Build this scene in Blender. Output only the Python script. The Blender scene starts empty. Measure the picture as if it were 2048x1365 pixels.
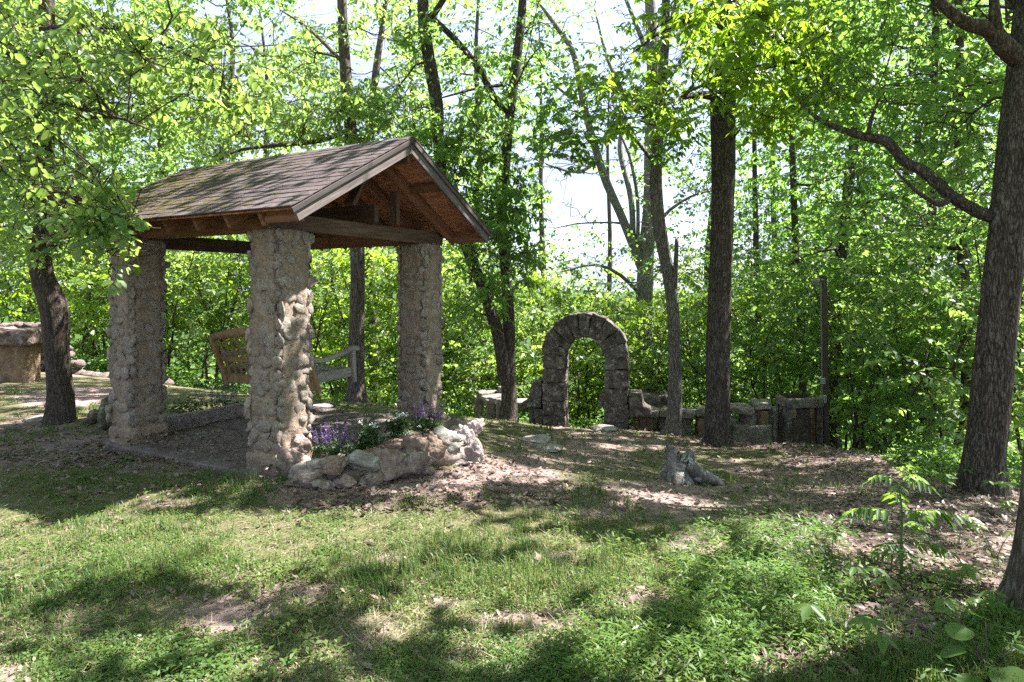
import bpy, bmesh, math, random
import numpy as np
from mathutils import Vector, Matrix, Quaternion, noise

# ------------------------------------------------------------------ camera, sky, sun, exposure
scene = bpy.context.scene
COL = scene.collection
EYE = 1.65                 # eye height in metres
FOC, CX, HY = 1309.0, 1024.0, 580.0   # focal length, centre and horizon of the photograph in its own pixels
cd = bpy.data.cameras.new('camera'); cam = bpy.data.objects.new('camera', cd); COL.objects.link(cam)
cam.location = (0, 0, EYE); cam.rotation_euler = (math.pi/2, 0, 0)
cd.sensor_width = 36.0; cd.lens = 36.0*FOC/2048; cd.shift_y = -(682.5-HY)/2048
cd.clip_start = 0.05; cd.clip_end = 4000
scene.camera = cam
SUN = Vector((0.514, 0.218, 0.829)).normalized()
world = bpy.data.worlds.new('World'); scene.world = world; world.use_nodes = True
wt = world.node_tree; wt.nodes.clear()
sky = wt.nodes.new('ShaderNodeTexSky'); sky.sky_type = 'NISHITA'; sky.sun_disc = False
sky.sun_elevation = math.asin(SUN.z); sky.sun_rotation = math.atan2(SUN.x, SUN.y)
sky.dust_density = 0.9; sky.air_density = 1.0
bg = wt.nodes.new('ShaderNodeBackground'); bg.inputs['Strength'].default_value = 0.145
wo = wt.nodes.new('ShaderNodeOutputWorld')
tc = wt.nodes.new('ShaderNodeTexCoord'); mp = wt.nodes.new('ShaderNodeMapping'); mp.inputs['Scale'].default_value = (1.6, 1.6, 5.0)
cn = wt.nodes.new('ShaderNodeTexNoise'); cn.inputs['Scale'].default_value = 1.7; cn.inputs['Detail'].default_value = 7
cr = wt.nodes.new('ShaderNodeValToRGB'); cr.color_ramp.elements[0].position = 0.3; cr.color_ramp.elements[1].position = 0.62
cr.color_ramp.elements[0].color = (.8, .8, .8, 1)
mx = wt.nodes.new('ShaderNodeMixRGB'); mx.inputs['Color2'].default_value = (.68, .77, 1.02, 1)
wt.links.new(tc.outputs['Generated'], mp.inputs['Vector']); wt.links.new(mp.outputs['Vector'], cn.inputs['Vector'])
wt.links.new(cn.outputs['Fac'], cr.inputs['Fac']); wt.links.new(cr.outputs['Color'], mx.inputs['Fac'])
wt.links.new(sky.outputs['Color'], mx.inputs['Color1']); wt.links.new(mx.outputs['Color'], bg.inputs['Color'])
wt.links.new(bg.outputs['Background'], wo.inputs['Surface'])
sl = bpy.data.lights.new('sun', 'SUN'); sl.energy = 3.2; sl.angle = math.radians(0.53); sl.color = (1.0, 0.96, 0.91)
so = bpy.data.objects.new('sun', sl); COL.objects.link(so)
so.rotation_euler = SUN.to_track_quat('Z', 'Y').to_euler(); so.location = (8, 4, 20)
vs = scene.view_settings
scene.display_settings.display_device = 'sRGB'
vs.view_transform = 'Standard'; vs.look = 'None'; vs.gamma = 1.0; vs.use_curve_mapping = False
vs.exposure = 3.1
cy = scene.cycles
cy.max_bounces = 9; cy.diffuse_bounces = 7; cy.glossy_bounces = 2; cy.transmission_bounces = 4; cy.transparent_max_bounces = 4
cy.use_denoising = False; cy.sample_clamp_indirect = 8.0
try: cy.sampling_pattern = 'BLUE_NOISE'
except Exception: pass

# ------------------------------------------------------------------ helpers
rng = np.random.default_rng(11)
random.seed(5)
def px3(px, py, Y): return np.array([(px-CX)/FOC*Y, Y, EYE-(py-HY)/FOC*Y])
def topx(p):
    p = np.asarray(p, float); y = np.maximum(p[..., 1], 0.05)
    return CX+FOC*p[..., 0]/y, HY+FOC*(EYE-p[..., 2])/y
def unit(v): return v/np.maximum(np.linalg.norm(v, axis=-1, keepdims=True), 1e-9)
def vnoise(x, y, seed=0):
    x = np.asarray(x, float); y = np.asarray(y, float)
    xi = np.floor(x); yi = np.floor(y); fx = x-xi; fy = y-yi
    def h(a, b):
        v = np.sin(a*127.1+b*311.7+seed*74.7)*43758.5453
        return v-np.floor(v)
    sx = fx*fx*(3-2*fx); sy = fy*fy*(3-2*fy)
    a = h(xi, yi)*(1-sx)+h(xi+1, yi)*sx; b = h(xi, yi+1)*(1-sx)+h(xi+1, yi+1)*sx
    return a*(1-sy)+b*sy
def fbm(x, y, seed=0, o=4):
    s = 0; a = 0.5; f = 1
    for i in range(o): s = s+a*vnoise(x*f, y*f, seed+i*3); a *= .5; f *= 2.03
    return s/(1-.5**o)
def sst(a, b, x): t = np.clip((x-a)/(b-a), 0, 1); return t*t*(3-2*t)

def mesh_np(name, V, F, mat=None, smooth=False, attrs=None):
    """V (N,3); F list of int arrays (M,k)"""
    V = np.asarray(V, np.float32); me = bpy.data.meshes.new(name)
    if not isinstance(F, (list, tuple)): F = [F]
    F = [np.asarray(f, np.int32) for f in F if len(f)]
    me.vertices.add(len(V)); me.vertices.foreach_set('co', V.ravel())
    nl = sum(f.size for f in F); npo = sum(len(f) for f in F)
    me.loops.add(nl); me.polygons.add(npo)
    me.loops.foreach_set('vertex_index', np.concatenate([f.ravel() for f in F]))
    tot = np.concatenate([np.full(len(f), f.shape[1], np.int32) for f in F])
    st = np.concatenate([[0], np.cumsum(tot)[:-1]]).astype(np.int32)
    me.polygons.foreach_set('loop_start', st)
    me.polygons.foreach_set('loop_total', tot)
    if smooth: me.polygons.foreach_set('use_smooth', np.ones(npo, bool))
    for k, v in (attrs or {}).items():
        a = me.attributes.new(k, 'FLOAT', 'POINT'); a.data.foreach_set('value', np.asarray(v, np.float32))
    me.update(calc_edges=True); me.validate()
    if mat: me.materials.append(mat)
    return me
def link(name, me, parent=None, kind=None, label=None):
    o = bpy.data.objects.new(name, me); COL.objects.link(o)
    if parent: o.parent = parent
    if kind: o['kind'] = kind
    if label: o['label'] = label
    return o
def thing(name, label, cat, loc=(0, 0, 0), rz=0, group=None):
    o = bpy.data.objects.new(name, None); COL.objects.link(o); o.empty_display_size = .2
    o.location = loc; o.rotation_euler = (0, 0, rz); o['label'] = label; o['category'] = cat
    if group: o['group'] = group
    return o
def tag(o, label, cat, group=None):
    o['label'] = label; o['category'] = cat
    if group: o['group'] = group
    return o
class Acc:
    def __init__(s): s.V = []; s.Q = []; s.T = []; s.n = 0; s.R = []
    def add(s, V, F, r=None):
        V = np.asarray(V, float); F = np.asarray(F, int)
        (s.Q if F.shape[1] == 4 else s.T).append(F+s.n); s.V.append(V); s.n += len(V)
        s.R.append(np.full(len(V), .5) if r is None else r)
    def add2(s, V, Fs):
        V = np.asarray(V, float)
        for F in Fs:
            F = np.asarray(F, int); (s.Q if F.shape[1] == 4 else s.T).append(F+s.n)
        s.V.append(V); s.n += len(V); s.R.append(np.full(len(V), .5))
    def mesh(s, name, mat, smooth=False, off=(0, 0, 0)):
        F = []
        if s.Q: F.append(np.concatenate(s.Q))
        if s.T: F.append(np.concatenate(s.T))
        return mesh_np(name, np.concatenate(s.V)-np.asarray(off), F, mat, smooth, {'rnd': np.concatenate(s.R)})
def catmull(P, R, step):
    P = np.asarray(P, float); R = np.asarray(R, float)
    if len(P) == 2: P = np.array([P[0], (P[0]+P[1])/2, P[1]]); R = np.array([R[0], (R[0]+R[1])/2, R[1]])
    A = np.vstack([2*P[0]-P[1], P, 2*P[-1]-P[-2]]); out = []; ro = []
    for i in range(len(P)-1):
        n = max(2, int(np.linalg.norm(P[i+1]-P[i])/step)); t = np.linspace(0, 1, n, endpoint=False)[:, None]
        p0, p1, p2, p3 = A[i], A[i+1], A[i+2], A[i+3]
        out.append(.5*(2*p1+(p2-p0)*t+(2*p0-5*p1+4*p2-p3)*t*t+(3*p1-p0-3*p2+p3)*t**3))
        ro.append(R[i]+(R[i+1]-R[i])*t[:, 0])
    return np.vstack(out+[P[-1:]]), np.concatenate(ro+[R[-1:]])
def tube(P, R, n=8, step=.25, rough=0., seed=0, flare=0.):
    """smooth tapering tube; returns V,F,(path,radii)"""
    C, r = catmull(P, R, step); m = len(C)
    T = unit(np.gradient(C, axis=0)); ref = np.array([0., 1, 0]) if abs(T[0][1]) < .9 else np.array([1., 0, 0])
    a = np.linspace(0, 2*math.pi, n, endpoint=False); V = np.zeros((m, n, 3))
    for i in range(m):
        b = np.cross(T[i], ref); b /= np.linalg.norm(b)+1e-9; c = np.cross(b, T[i]); ref = c
        rr = np.full(n, r[i])
        if rough: 
            if n >= 24: rr = rr*(1+.075*(fbm(np.cos(a)*7+i*step*.55+seed, np.sin(a)*7-i*step*.4, seed+2, 2)-.5))
            rr = rr*(1+rough*(2*fbm(np.cos(a)*2.2+seed, np.sin(a)*2.2+i*step*.9, seed, 3)-1)+.5*rough*(2*vnoise(a*5, np.full(n, i*step*1.1), seed+5)-1))
        if flare:
            d = np.linalg.norm(C[i]-C[0]); rr = rr*(1+flare*math.exp(-d/.2)*(.25+1.5*vnoise(np.cos(a)*2.2+seed, np.sin(a)*2.2, seed+9)))
        V[i] = C[i]+np.cos(a)[:, None]*rr[:, None]*b+np.sin(a)[:, None]*rr[:, None]*c
    i = np.arange(m-1)[:, None]*n; j = np.arange(n)[None]; k = (j+1) % n
    F = np.stack([i+j, i+k, i+n+k, i+n+j], -1).reshape(-1, 4)
    V = np.vstack([V.reshape(-1, 3), C[-1:]])
    cap = np.stack([(m-1)*n+np.arange(n), (m-1)*n+(np.arange(n)+1) % n, np.full(n, m*n)], -1)
    return V, [F, cap], C, r
def prisms(p0, p1, r0, r1):
    """many straight three-sided twigs"""
    p0 = np.asarray(p0, float); p1 = np.asarray(p1, float); N = len(p0)
    d = unit(p1-p0); ref = np.where(np.abs(d[:, 2:3]) > .9, np.array([[1., 0, 0]]), np.array([[0., 0, 1]]))
    b = unit(np.cross(d, ref)); c = np.cross(b, d); V = np.zeros((N, 6, 3))
    for k in range(3):
        an = 2*math.pi*k/3; o = math.cos(an)*b+math.sin(an)*c
        V[:, k] = p0+o*np.reshape(r0, (-1, 1)); V[:, k+3] = p1+o*np.reshape(r1, (-1, 1))
    f = np.array([[0, 1, 4, 3], [1, 2, 5, 4], [2, 0, 3, 5]])
    return V.reshape(-1, 3), (np.arange(N)[:, None, None]*6+f).reshape(-1, 4)

# ------------------------------------------------------------------ materials
class NB:
    def __init__(s, name):
        s.m = bpy.data.materials.new(name); s.m.use_nodes = True; s.t = s.m.node_tree; s.t.nodes.clear()
        s.out = s.n('OutputMaterial')
    def n(s, typ, props=None, **inp):
        nd = s.t.nodes.new('ShaderNode'+typ)
        for k, v in (props or {}).items(): setattr(nd, k, v)
        for k, v in inp.items():
            k = k.replace('_', ' ')
            key = int(k[1:]) if k[0] == 'i' and k[1:].isdigit() else k
            s.set(nd, key, v)
        return nd
    def set(s, nd, key, v):
        if isinstance(v, bpy.types.NodeSocket): s.t.links.new(v, nd.inputs[key])
        elif isinstance(v, bpy.types.Node): s.t.links.new(v.outputs[0], nd.inputs[key])
        else:
            if isinstance(v, (tuple, list)) and len(v) == 3 and nd.inputs[key].type == 'RGBA': v = (*v, 1)
            nd.inputs[key].default_value = v
    def ramp(s, fac, stops):
        nd = s.t.nodes.new('ShaderNodeValToRGB'); e = nd.color_ramp.elements
        while len(e) < len(stops): e.new(.5)
        for el, (p, c) in zip(e, stops): el.position = p; el.color = (*c, 1) if len(c) == 3 else c
        s.set(nd, 'Fac', fac); return nd
    def mix(s, f, a, b, typ='MIX'):
        nd = s.t.nodes.new('ShaderNodeMixRGB'); nd.blend_type = typ
        s.set(nd, 'Fac', f); s.set(nd, 'Color1', a); s.set(nd, 'Color2', b); return nd
    def math(s, op, a, b=0.):
        nd = s.t.nodes.new('ShaderNodeMath'); nd.operation = op; s.set(nd, 0, a); s.set(nd, 1, b); return nd
    def coords(s, scale=(1, 1, 1), per_object=True, obj=True):
        if obj: c = s.n('TexCoord').outputs['Object']
        else: c = s.n('NewGeometry').outputs['Position']
        if per_object and obj:
            r = s.math('MULTIPLY', s.n('ObjectInfo').outputs['Random'], 37.0)
            v = s.n('CombineXYZ', X=r, Y=r, Z=r); ad = s.n('VectorMath', {'operation': 'ADD'}); s.set(ad, 0, c); s.set(ad, 1, v); c = ad.outputs[0]
        mp = s.n('Mapping', Vector=c, Scale=scale); return mp.outputs[0]
    def noise(s, vec, sc, det=4, rough=.6, dist=0.):
        return s.n('TexNoise', Vector=vec, Scale=sc, Detail=det, Roughness=rough, Distortion=dist).outputs['Fac']
    def finish(s, color, rough=.9, height=None, bump=.5, dist=.02, spec=.2):
        b = s.n('BsdfPrincipled', Roughness=rough); s.set(b, 'Base Color', color); b.inputs['Specular IOR Level'].default_value = spec
        if height is not None:
            bp = s.n('Bump', Strength=bump, Distance=dist, Height=height); s.set(b, 'Normal', bp)
        s.set(s.out, 'Surface', b); return s.m

def leaf_mat(name, cols, tcols, trans=.5, obj_rand=False, gloss=.35):
    b = NB(name)
    r = b.n('ObjectInfo').outputs['Random'] if obj_rand else b.n('Attribute', {'attribute_name': 'rnd'}).outputs['Fac']
    c1 = b.ramp(r, [(i/(len(cols)-1), c) for i, c in enumerate(cols)])
    c2 = b.ramp(r, [(i/(len(tcols)-1), c) for i, c in enumerate(tcols)])
    p = b.n('BsdfPrincipled', Roughness=.42); b.set(p, 'Base Color', c1); p.inputs['Specular IOR Level'].default_value = gloss
    t = b.n('BsdfTranslucent', Color=c2.outputs[0])
    m = b.n('MixShader', Fac=trans); b.set(m, 1, p); b.set(m, 2, t); b.set(b.out, 'Surface', m)
    return b.m
L_LIGHT = leaf_mat('leaf_light', [(.06,.125,.03),(.1,.175,.045),(.08,.15,.045),(.13,.195,.05)], [(.24,.41,.065),(.36,.52,.095),(.31,.47,.095),(.47,.56,.1)])
L_LIGHT_O = leaf_mat('leaf_light_single', [(.06,.125,.03),(.1,.175,.045),(.08,.15,.045),(.13,.195,.05)], [(.24,.41,.065),(.36,.52,.095),(.31,.47,.095),(.47,.56,.1)], obj_rand=True)
L_MID = leaf_mat('leaf_mid', [(.042,.1,.03),(.068,.14,.038),(.058,.12,.04),(.092,.155,.042)], [(.18,.38,.055),(.29,.48,.075),(.24,.43,.08),(.38,.52,.085)], trans=.55)
L_DARK = leaf_mat('leaf_dark', [(.034,.085,.027),(.056,.12,.033),(.048,.105,.035),(.078,.14,.038)], [(.16,.38,.04),(.26,.48,.05),(.21,.43,.05),(.36,.54,.055)], trans=.55)
L_MID_O = leaf_mat('leaf_mid_single', [(.028,.072,.022),(.05,.11,.03),(.042,.09,.032),(.078,.13,.036)], [(.14,.33,.03),(.25,.44,.045),(.2,.39,.05),(.35,.5,.05)], obj_rand=True)
L_YEL = leaf_mat('leaf_yellow_green', [(.08,.15,.025),(.12,.19,.03),(.1,.17,.035),(.15,.22,.03)], [(.28,.5,.03),(.4,.6,.03),(.34,.55,.04),(.48,.64,.04)])
L_YEL_O = leaf_mat('leaf_yellow_single', [(.08,.15,.025),(.12,.19,.03),(.1,.17,.035),(.15,.22,.03)], [(.28,.5,.03),(.4,.6,.03),(.34,.55,.04),(.48,.64,.04)], obj_rand=True)
L_SHRUB = leaf_mat('leaf_shrub', [(.02,.05,.016),(.03,.07,.02),(.035,.075,.03),(.05,.09,.03)], [(.05,.14,.02),(.08,.18,.02),(.07,.16,.03),(.12,.2,.03)], trans=.3)
G_GRASS = leaf_mat('grass_blades', [(.042,.095,.026),(.06,.12,.03),(.085,.14,.038),(.125,.14,.06),(.22,.18,.12)], [(.14,.25,.04),(.19,.28,.05),(.24,.28,.06),(.26,.24,.1),(.3,.25,.15)], trans=.35, gloss=.2)
G_WEED = leaf_mat('weed_leaves', [(.05,.105,.028),(.075,.135,.034),(.105,.155,.045),(.16,.18,.075)], [(.18,.29,.05),(.24,.33,.06),(.29,.34,.08),(.32,.34,.11)], trans=.35, gloss=.2)
G_STILT = leaf_mat('stilt_leaves', [(.05,.11,.03),(.075,.145,.036),(.095,.165,.04),(.125,.185,.05)], [(.14,.28,.035),(.19,.33,.045),(.24,.35,.05),(.28,.36,.07)], trans=.4, gloss=.2)
G_LITTER = leaf_mat('litter_leaves', [(.075,.052,.046),(.125,.09,.08),(.17,.125,.11),(.225,.17,.152),(.1,.06,.047)], [(.09,.06,.04),(.14,.09,.06),(.18,.12,.08),(.2,.14,.1),(.1,.06,.04)], trans=.12, gloss=.15)
F_PURPLE = leaf_mat('petal_purple', [(.085,.04,.17),(.125,.06,.22),(.18,.11,.29),(.1,.055,.18)], [(.11,.05,.2),(.16,.08,.26),(.22,.14,.33),(.13,.07,.22)], trans=.25)
F_WHITE = leaf_mat('petal_white', [(.7,.7,.68),(.8,.8,.8)], [(.6,.6,.55),(.7,.7,.7)], trans=.25)

def bark_mat(name, dark, mid, light, lich=.5, sc=1.0):
    b = NB(name); v = b.coords((1, 1, .19)); wv = b.n('TexNoise', Vector=v, Scale=9*sc, Detail=4).outputs['Color']
    wm = b.n('VectorMath', {'operation': 'SCALE'}, i0=wv); wm.inputs['Scale'].default_value = .09
    wa = b.n('VectorMath', {'operation': 'ADD'}, i0=v, i1=wm); v = wa.outputs[0]
    vo = b.n('TexVoronoi', {'feature': 'DISTANCE_TO_EDGE'}, Vector=v, Scale=34*sc).outputs['Distance']
    nz = b.noise(v, 26*sc, 7, .72, .6); v2 = b.coords((1, 1, .7)); big = b.noise(v2, 3.2, 5, .7)
    h = b.math('ADD', b.math('MULTIPLY', b.math('MINIMUM', vo, .25), 1.1), b.math('MULTIPLY', nz, 1.15))
    c = b.ramp(h, [(.38, dark), (.68, mid), (.92, light)])
    lm = b.ramp(big, [(.56, (0, 0, 0)), (.68, (lich, lich, lich))]); sp = b.ramp(b.noise(v2, 30, 4, .7), [(.48, (0, 0, 0)), (.6, (1, 1, 1))])
    lm = b.mix(1, lm, sp, 'MULTIPLY')
    c = b.mix(lm, c, (.34, .35, .31))
    return b.finish(c, .95, h, 1.0, .035, .12)
BARK = bark_mat('bark_brown', (.03,.024,.02), (.1,.081,.068), (.185,.158,.138), .5)
BARK_D = bark_mat('bark_dark', (.017,.0125,.0105), (.068,.054,.046), (.17,.146,.13), .55, 1.35)
BARK_G = bark_mat('bark_grey', (.05,.042,.035), (.14,.122,.106), (.26,.24,.22), .8)
BARK_S = bark_mat('bark_pale', (.08,.07,.06), (.2,.18,.165), (.34,.32,.3), .9)
BARK_L = bark_mat('bark_left', (.03,.023,.019), (.095,.074,.062), (.16,.13,.11), .25, 1.6)
def stone_mat(name, dark, mid, light, pit=1., lich=.5, lcol=(.42, .43, .39), moss=0., sc=1., bmp=.9, bd=.03):
    b = NB(name); v = b.coords(); n1 = b.noise(v, 6*sc, 8, .68, .3); n2 = b.noise(v, 26*sc, 5, .7)
    vo = b.n('TexVoronoi', Vector=v, Scale=22*sc).outputs['Distance']
    c = b.ramp(n1, [(.3, dark), (.5, mid), (.68, light)])
    pits = b.ramp(n2, [(.34, (.22, .2, .2)), (.48, (1, 1, 1))]); c = b.mix(pit, c, pits, 'MULTIPLY')
    lm = b.ramp(b.noise(v, 9*sc, 6, .75), [(.54, (0, 0, 0)), (.62, (lich, lich, lich))]); c = b.mix(lm, c, lcol)
    if moss:
        mm = b.ramp(b.noise(v, 4*sc, 5, .7), [(.55, (0, 0, 0)), (.66, (moss, moss, moss))]); c = b.mix(mm, c, (.075, .085, .035))
    ob = b.n('ObjectInfo').outputs['Random']; tint = b.ramp(ob, [(0, (.82, .8, .8)), (.5, (1, .97, .95)), (1, (1.12, 1.1, 1.1))]); c = b.mix(1, c, tint, 'MULTIPLY')
    h = b.math('ADD', b.math('MULTIPLY', n2, .7), b.math('ADD', n1, b.math('MULTIPLY', vo, .5)))
    return b.finish(c, .95, h, bmp, bd, .15)
ST_PILLAR = stone_mat('stone_pillar', (.14,.115,.094), (.285,.24,.2), (.41,.37,.335), .7, .6, (.46, .445, .43), 0, 1.3, .7, .014)
ST_BED = stone_mat('stone_bed', (.12,.085,.07), (.24,.185,.16), (.36,.3,.275), .5, .75, (.45, .45, .42), .35)
ST_BROWN = stone_mat('stone_bed_brown', (.12,.075,.052), (.21,.148,.118), (.31,.245,.205), .5, .35, (.42, .4, .37))
ST_ARCH = stone_mat('stone_arch', (.045,.036,.032), (.11,.095,.086), (.21,.188,.174), .8, .8, (.34, .33, .31))
ST_BENCH = stone_mat('stone_bench', (.085,.075,.066), (.2,.178,.155), (.32,.29,.26), .7, .7, (.35, .35, .31), .5)
ST_FLAT = stone_mat('stone_flat', (.15,.13,.12), (.27,.24,.225), (.38,.35,.34), .4, .5)
ST_SLAB = stone_mat('stone_dark_slab', (.055,.036,.03), (.14,.1,.088), (.26,.2,.18), .8, .55, (.4,.37,.36))
ST_WALL = stone_mat('stone_rubble', (.075,.056,.05), (.16,.125,.115), (.28,.23,.215), .7, .6, (.42,.4,.4))
ST_TAN = stone_mat('stone_tan', (.13,.082,.055), (.215,.148,.1), (.29,.21,.155), .4, .2)
def mortar(name, a, bcol, sc=1.):
    b = NB(name); v = b.coords(per_object=False); n1 = b.noise(v, 5*sc, 6, .65); n2 = b.noise(v, 40*sc, 4, .7)
    c = b.ramp(n1, [(.3, a), (.7, bcol)]); g = b.ramp(n2, [(.3, (.55, .53, .51)), (.55, (1, 1, 1))]); c = b.mix(.8, c, g, 'MULTIPLY')
    n3 = b.noise(v, 12*sc, 6, .75); c = b.mix(b.ramp(n3, [(.5, (0, 0, 0)), (.62, (.6, .6, .6))]), c, tuple(x*.62+.02 for x in a)); c = b.mix(b.ramp(b.noise(v, 8*sc, 6, .75, .5), [(.56, (0, 0, 0)), (.66, (.5, .5, .5))]), c, tuple(.45*x+.2 for x in bcol))
    return b.finish(c, .95, b.math('ADD', n1, b.math('MULTIPLY', n2, .4)), .6, .03, .1)
MORTAR = mortar('mortar_tan', (.2,.15,.114), (.335,.262,.205))
MORTAR_D = mortar('mortar_dark', (.06,.045,.038), (.13,.105,.09))
CONC = mortar('floor_concrete', (.1,.08,.072), (.215,.18,.168))
def wood_mat(name, dark, mid, light, axis=0, sc=1., rough=.8):
    b = NB(name); s = [22, 22, 22]; s[axis] = 1.3; v = b.coords(tuple(s)); n = b.noise(v, 1.6*sc, 6, .65, .6); n2 = b.noise(b.coords((2, 2, 2)), 2.0, 3)
    c = b.ramp(n, [(.28, dark), (.5, mid), (.72, light)])
    t = b.ramp(b.n('ObjectInfo').outputs['Random'], [(0, (.78, .76, .74)), (1, (1.15, 1.12, 1.1))]); c = b.mix(1, c, t, 'MULTIPLY')
    c = b.mix(.5, c, b.ramp(n2, [(.3, (.7, .7, .7)), (.6, (1, 1, 1))]), 'MULTIPLY')
    return b.finish(c, rough, n, .35, .006, .2)
W_BEAM = wood_mat('wood_beam', (.04,.025,.018), (.09,.058,.042), (.15,.1,.075))
W_RAFT = wood_mat('wood_rafter', (.09,.045,.024), (.19,.098,.055), (.28,.155,.09))
W_GREY = wood_mat('wood_fascia', (.07,.055,.053), (.14,.118,.116), (.23,.2,.2))
W_SWING = wood_mat('wood_swing', (.19,.12,.06), (.32,.21,.11), (.42,.29,.165), 2)
W_SWG = wood_mat('wood_swing_grey', (.17,.155,.14), (.29,.27,.25), (.4,.38,.36))
W_POST = wood_mat('wood_post', (.045,.035,.028), (.09,.071,.06), (.14,.115,.1), 2)
def osb():
    b = NB('osb_panel'); v = b.coords(); w = b.n('TexVoronoi', {'feature': 'F1'}, Vector=b.n('Mapping', Vector=v, Scale=(30, 12, 30)).outputs[0], Scale=1.4)
    c = b.ramp(w.outputs['Color'], [(.1, (.2,.085,.05)), (.5, (.32,.14,.08)), (.9, (.42,.21,.125))]); return b.finish(c, .85, w.outputs['Distance'], .2, .004)
OSB = osb()
def shingle_mat():
    b = NB('shingle_asphalt'); p = b.coords(obj=False); o = b.n('ObjectInfo').outputs['Random']
    g = b.noise(p, 220, 3, .8); n = b.noise(p, 5, 6, .7); c = b.ramp(o, [(0, (.1,.079,.08)), (.5, (.115,.091,.093)), (1, (.13,.104,.106))])
    c = b.mix(.7, c, b.ramp(g, [(.3, (.55, .55, .55)), (.7, (1.2, 1.2, 1.2))]), 'MULTIPLY')
    c = b.mix(.8, c, b.ramp(n, [(.35, (.62, .6, .6)), (.6, (1, 1, 1))]), 'MULTIPLY')
    sp = b.n('SeparateXYZ', Vector=p).outputs
    far = b.n('MapRange', Value=sp['X'], i1=-1.6, i2=-4.0).outputs[0]
    m = b.math('ADD', b.noise(p, 7, 6, .72), b.math('MULTIPLY', far, .18)); mm = b.ramp(m, [(.6, (0, 0, 0)), (.67, (.9, .9, .9))])
    mc = b.ramp(b.noise(p, 30, 3), [(.35, (.035,.035,.016)), (.62, (.12,.095,.038))])
    c = b.mix(mm, c, mc)
    return b.finish(c, .95, b.math('ADD', g, b.math('MULTIPLY', mm, 3.)), .5, .01, .15)
SHINGLE = shingle_mat()
def plain(name, col, rough=.6, metal=0., n=.25):
    b = NB(name); v = b.coords(); c = b.ramp(b.noise(v, 14, 5, .7), [(.3, tuple(x*(1-n) for x in col)), (.7, tuple(min(1, x*(1+n)) for x in col))])
    m = b.finish(c, rough, b.noise(v, 60, 3), .15, .004)
    [x for x in m.node_tree.nodes if x.type == 'BSDF_PRINCIPLED'][0].inputs['Metallic'].default_value = metal
    return m
METAL = plain('metal_dark', (.05, .042, .038), .6, .6); GALV = plain('metal_grey_box', (.3, .31, .32), .5, .3); RUST = plain('pipe_rust', (.22, .11, .06), .8, .2)
W_TRIM = wood_mat('wood_trim', (.035,.028,.028), (.07,.058,.058), (.11,.095,.095))
PVC = plain('conduit_grey', (.2, .205, .21), .6); STEM = plain('stem_green', (.09, .13, .045), .7); MULCH_D = plain('soil_dark', (.05, .04, .035), .95)
# ------------------------------------------------------------------ the ground
A = [(-5, 2, .0), (0, 2, 0), (3, 2, .02), (-7, 5, .05), (-2, 5, 0), (.2, 5.2, -.02), (-2.1, 6, 0), (-4, 7, 0), (-1.1, 7.8, -.02), (-3, 9, -.02),
     (-.4, 6.6, -.03), (-5.5, 8, 0), (-8.8, 11.7, 0), (-9, 13, 0), (0, -6, .1), (-9, -5, .2), (9, -5, -.2), (6, 3, -.15), (2.0, 3.4, 0),
     (-10, 17, -.7), (-4, 16, -1.9), (1.5, 17, -2.6), (5, 16, -2.8), (7.5, 12.5, -2.0), (9, 8, -1.6), (12, 3, -1.2), (14, -5, -1),
     (-12, 26, -3), (0, 26, -5.6), (10, 24, -5.8), (16, 14, -4.8), (-15, 14, -.3), (-17, 5, .3), (-30, 45, -9), (0, 45, -12), (30, 40, -12), (40, 10, -9), (-40, 10, -1)]
for a in [(340, 772, 12.3), (712, 805, 12), (1015, 840, 12.5), (1110, 863, 13.2), (1232, 858, 13.2), (1345, 868, 12.3), (1440, 893, 11.4), (1595, 884, 12.4),
          (1365, 968, 6.8), (1965, 985, 6.8), (1700, 905, 9.6), (1800, 1150, 3.8), (1250, 930, 7.9), (960, 842, 13.3), (1530, 888, 12.2), (1540, 940, 9), (880, 850, 10.5)]:
    A.append(tuple(px3(*a)))
A = np.array(A, float)
def _U(r2): return .5*r2*np.log(np.maximum(r2, 1e-9))
_n = len(A); _K = _U(((A[:, None, :2]-A[None, :, :2])**2).sum(-1))+np.eye(_n)*.4
_P = np.c_[np.ones(_n), A[:, :2]]; _M = np.block([[_K, _P], [_P.T, np.zeros((3, 3))]])
_W = np.linalg.solve(_M, np.r_[A[:, 2], 0, 0, 0])
def ground_z(x, y, micro=True):
    x = np.asarray(x, float); y = np.asarray(y, float); sh = np.broadcast(x, y).shape
    X = np.broadcast_to(x, sh).ravel(); Y = np.broadcast_to(y, sh).ravel(); z = np.empty(len(X))
    for s in range(0, len(X), 20000):
        q = np.c_[X[s:s+20000], Y[s:s+20000]]
        z[s:s+20000] = _U(((q[:, None]-A[None, :, :2])**2).sum(-1))@_W[:_n]+_W[_n]+q@_W[_n+1:]
    d = np.hypot(X, Y); f = sst(32, 62, d)
    far = -24+sst(300, 1000, d)*(8+16*fbm(X/300, Y/300, 4))
    z = np.clip(z, -14, 1.5)*(1-f)+far*f
    if micro: z = z+(.05*(fbm(X*.9, Y*.9, 2)-.5)+.035*(fbm(X*4.1, Y*4.1, 7, 3)-.5))*sst(40, 15, d)
    return z.reshape(sh)
def gpt(px, py, n=12):
    """the ground point seen at a pixel"""
    Y = EYE*FOC/(py-HY)
    for _ in range(n):
        x = (px-CX)/FOC*Y; z = float(ground_z(x, Y)); Y = .5*Y+.5*(EYE-z)*FOC/(py-HY)
    return np.array([(px-CX)/FOC*Y, Y, float(ground_z((px-CX)/FOC*Y, Y))])
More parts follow.
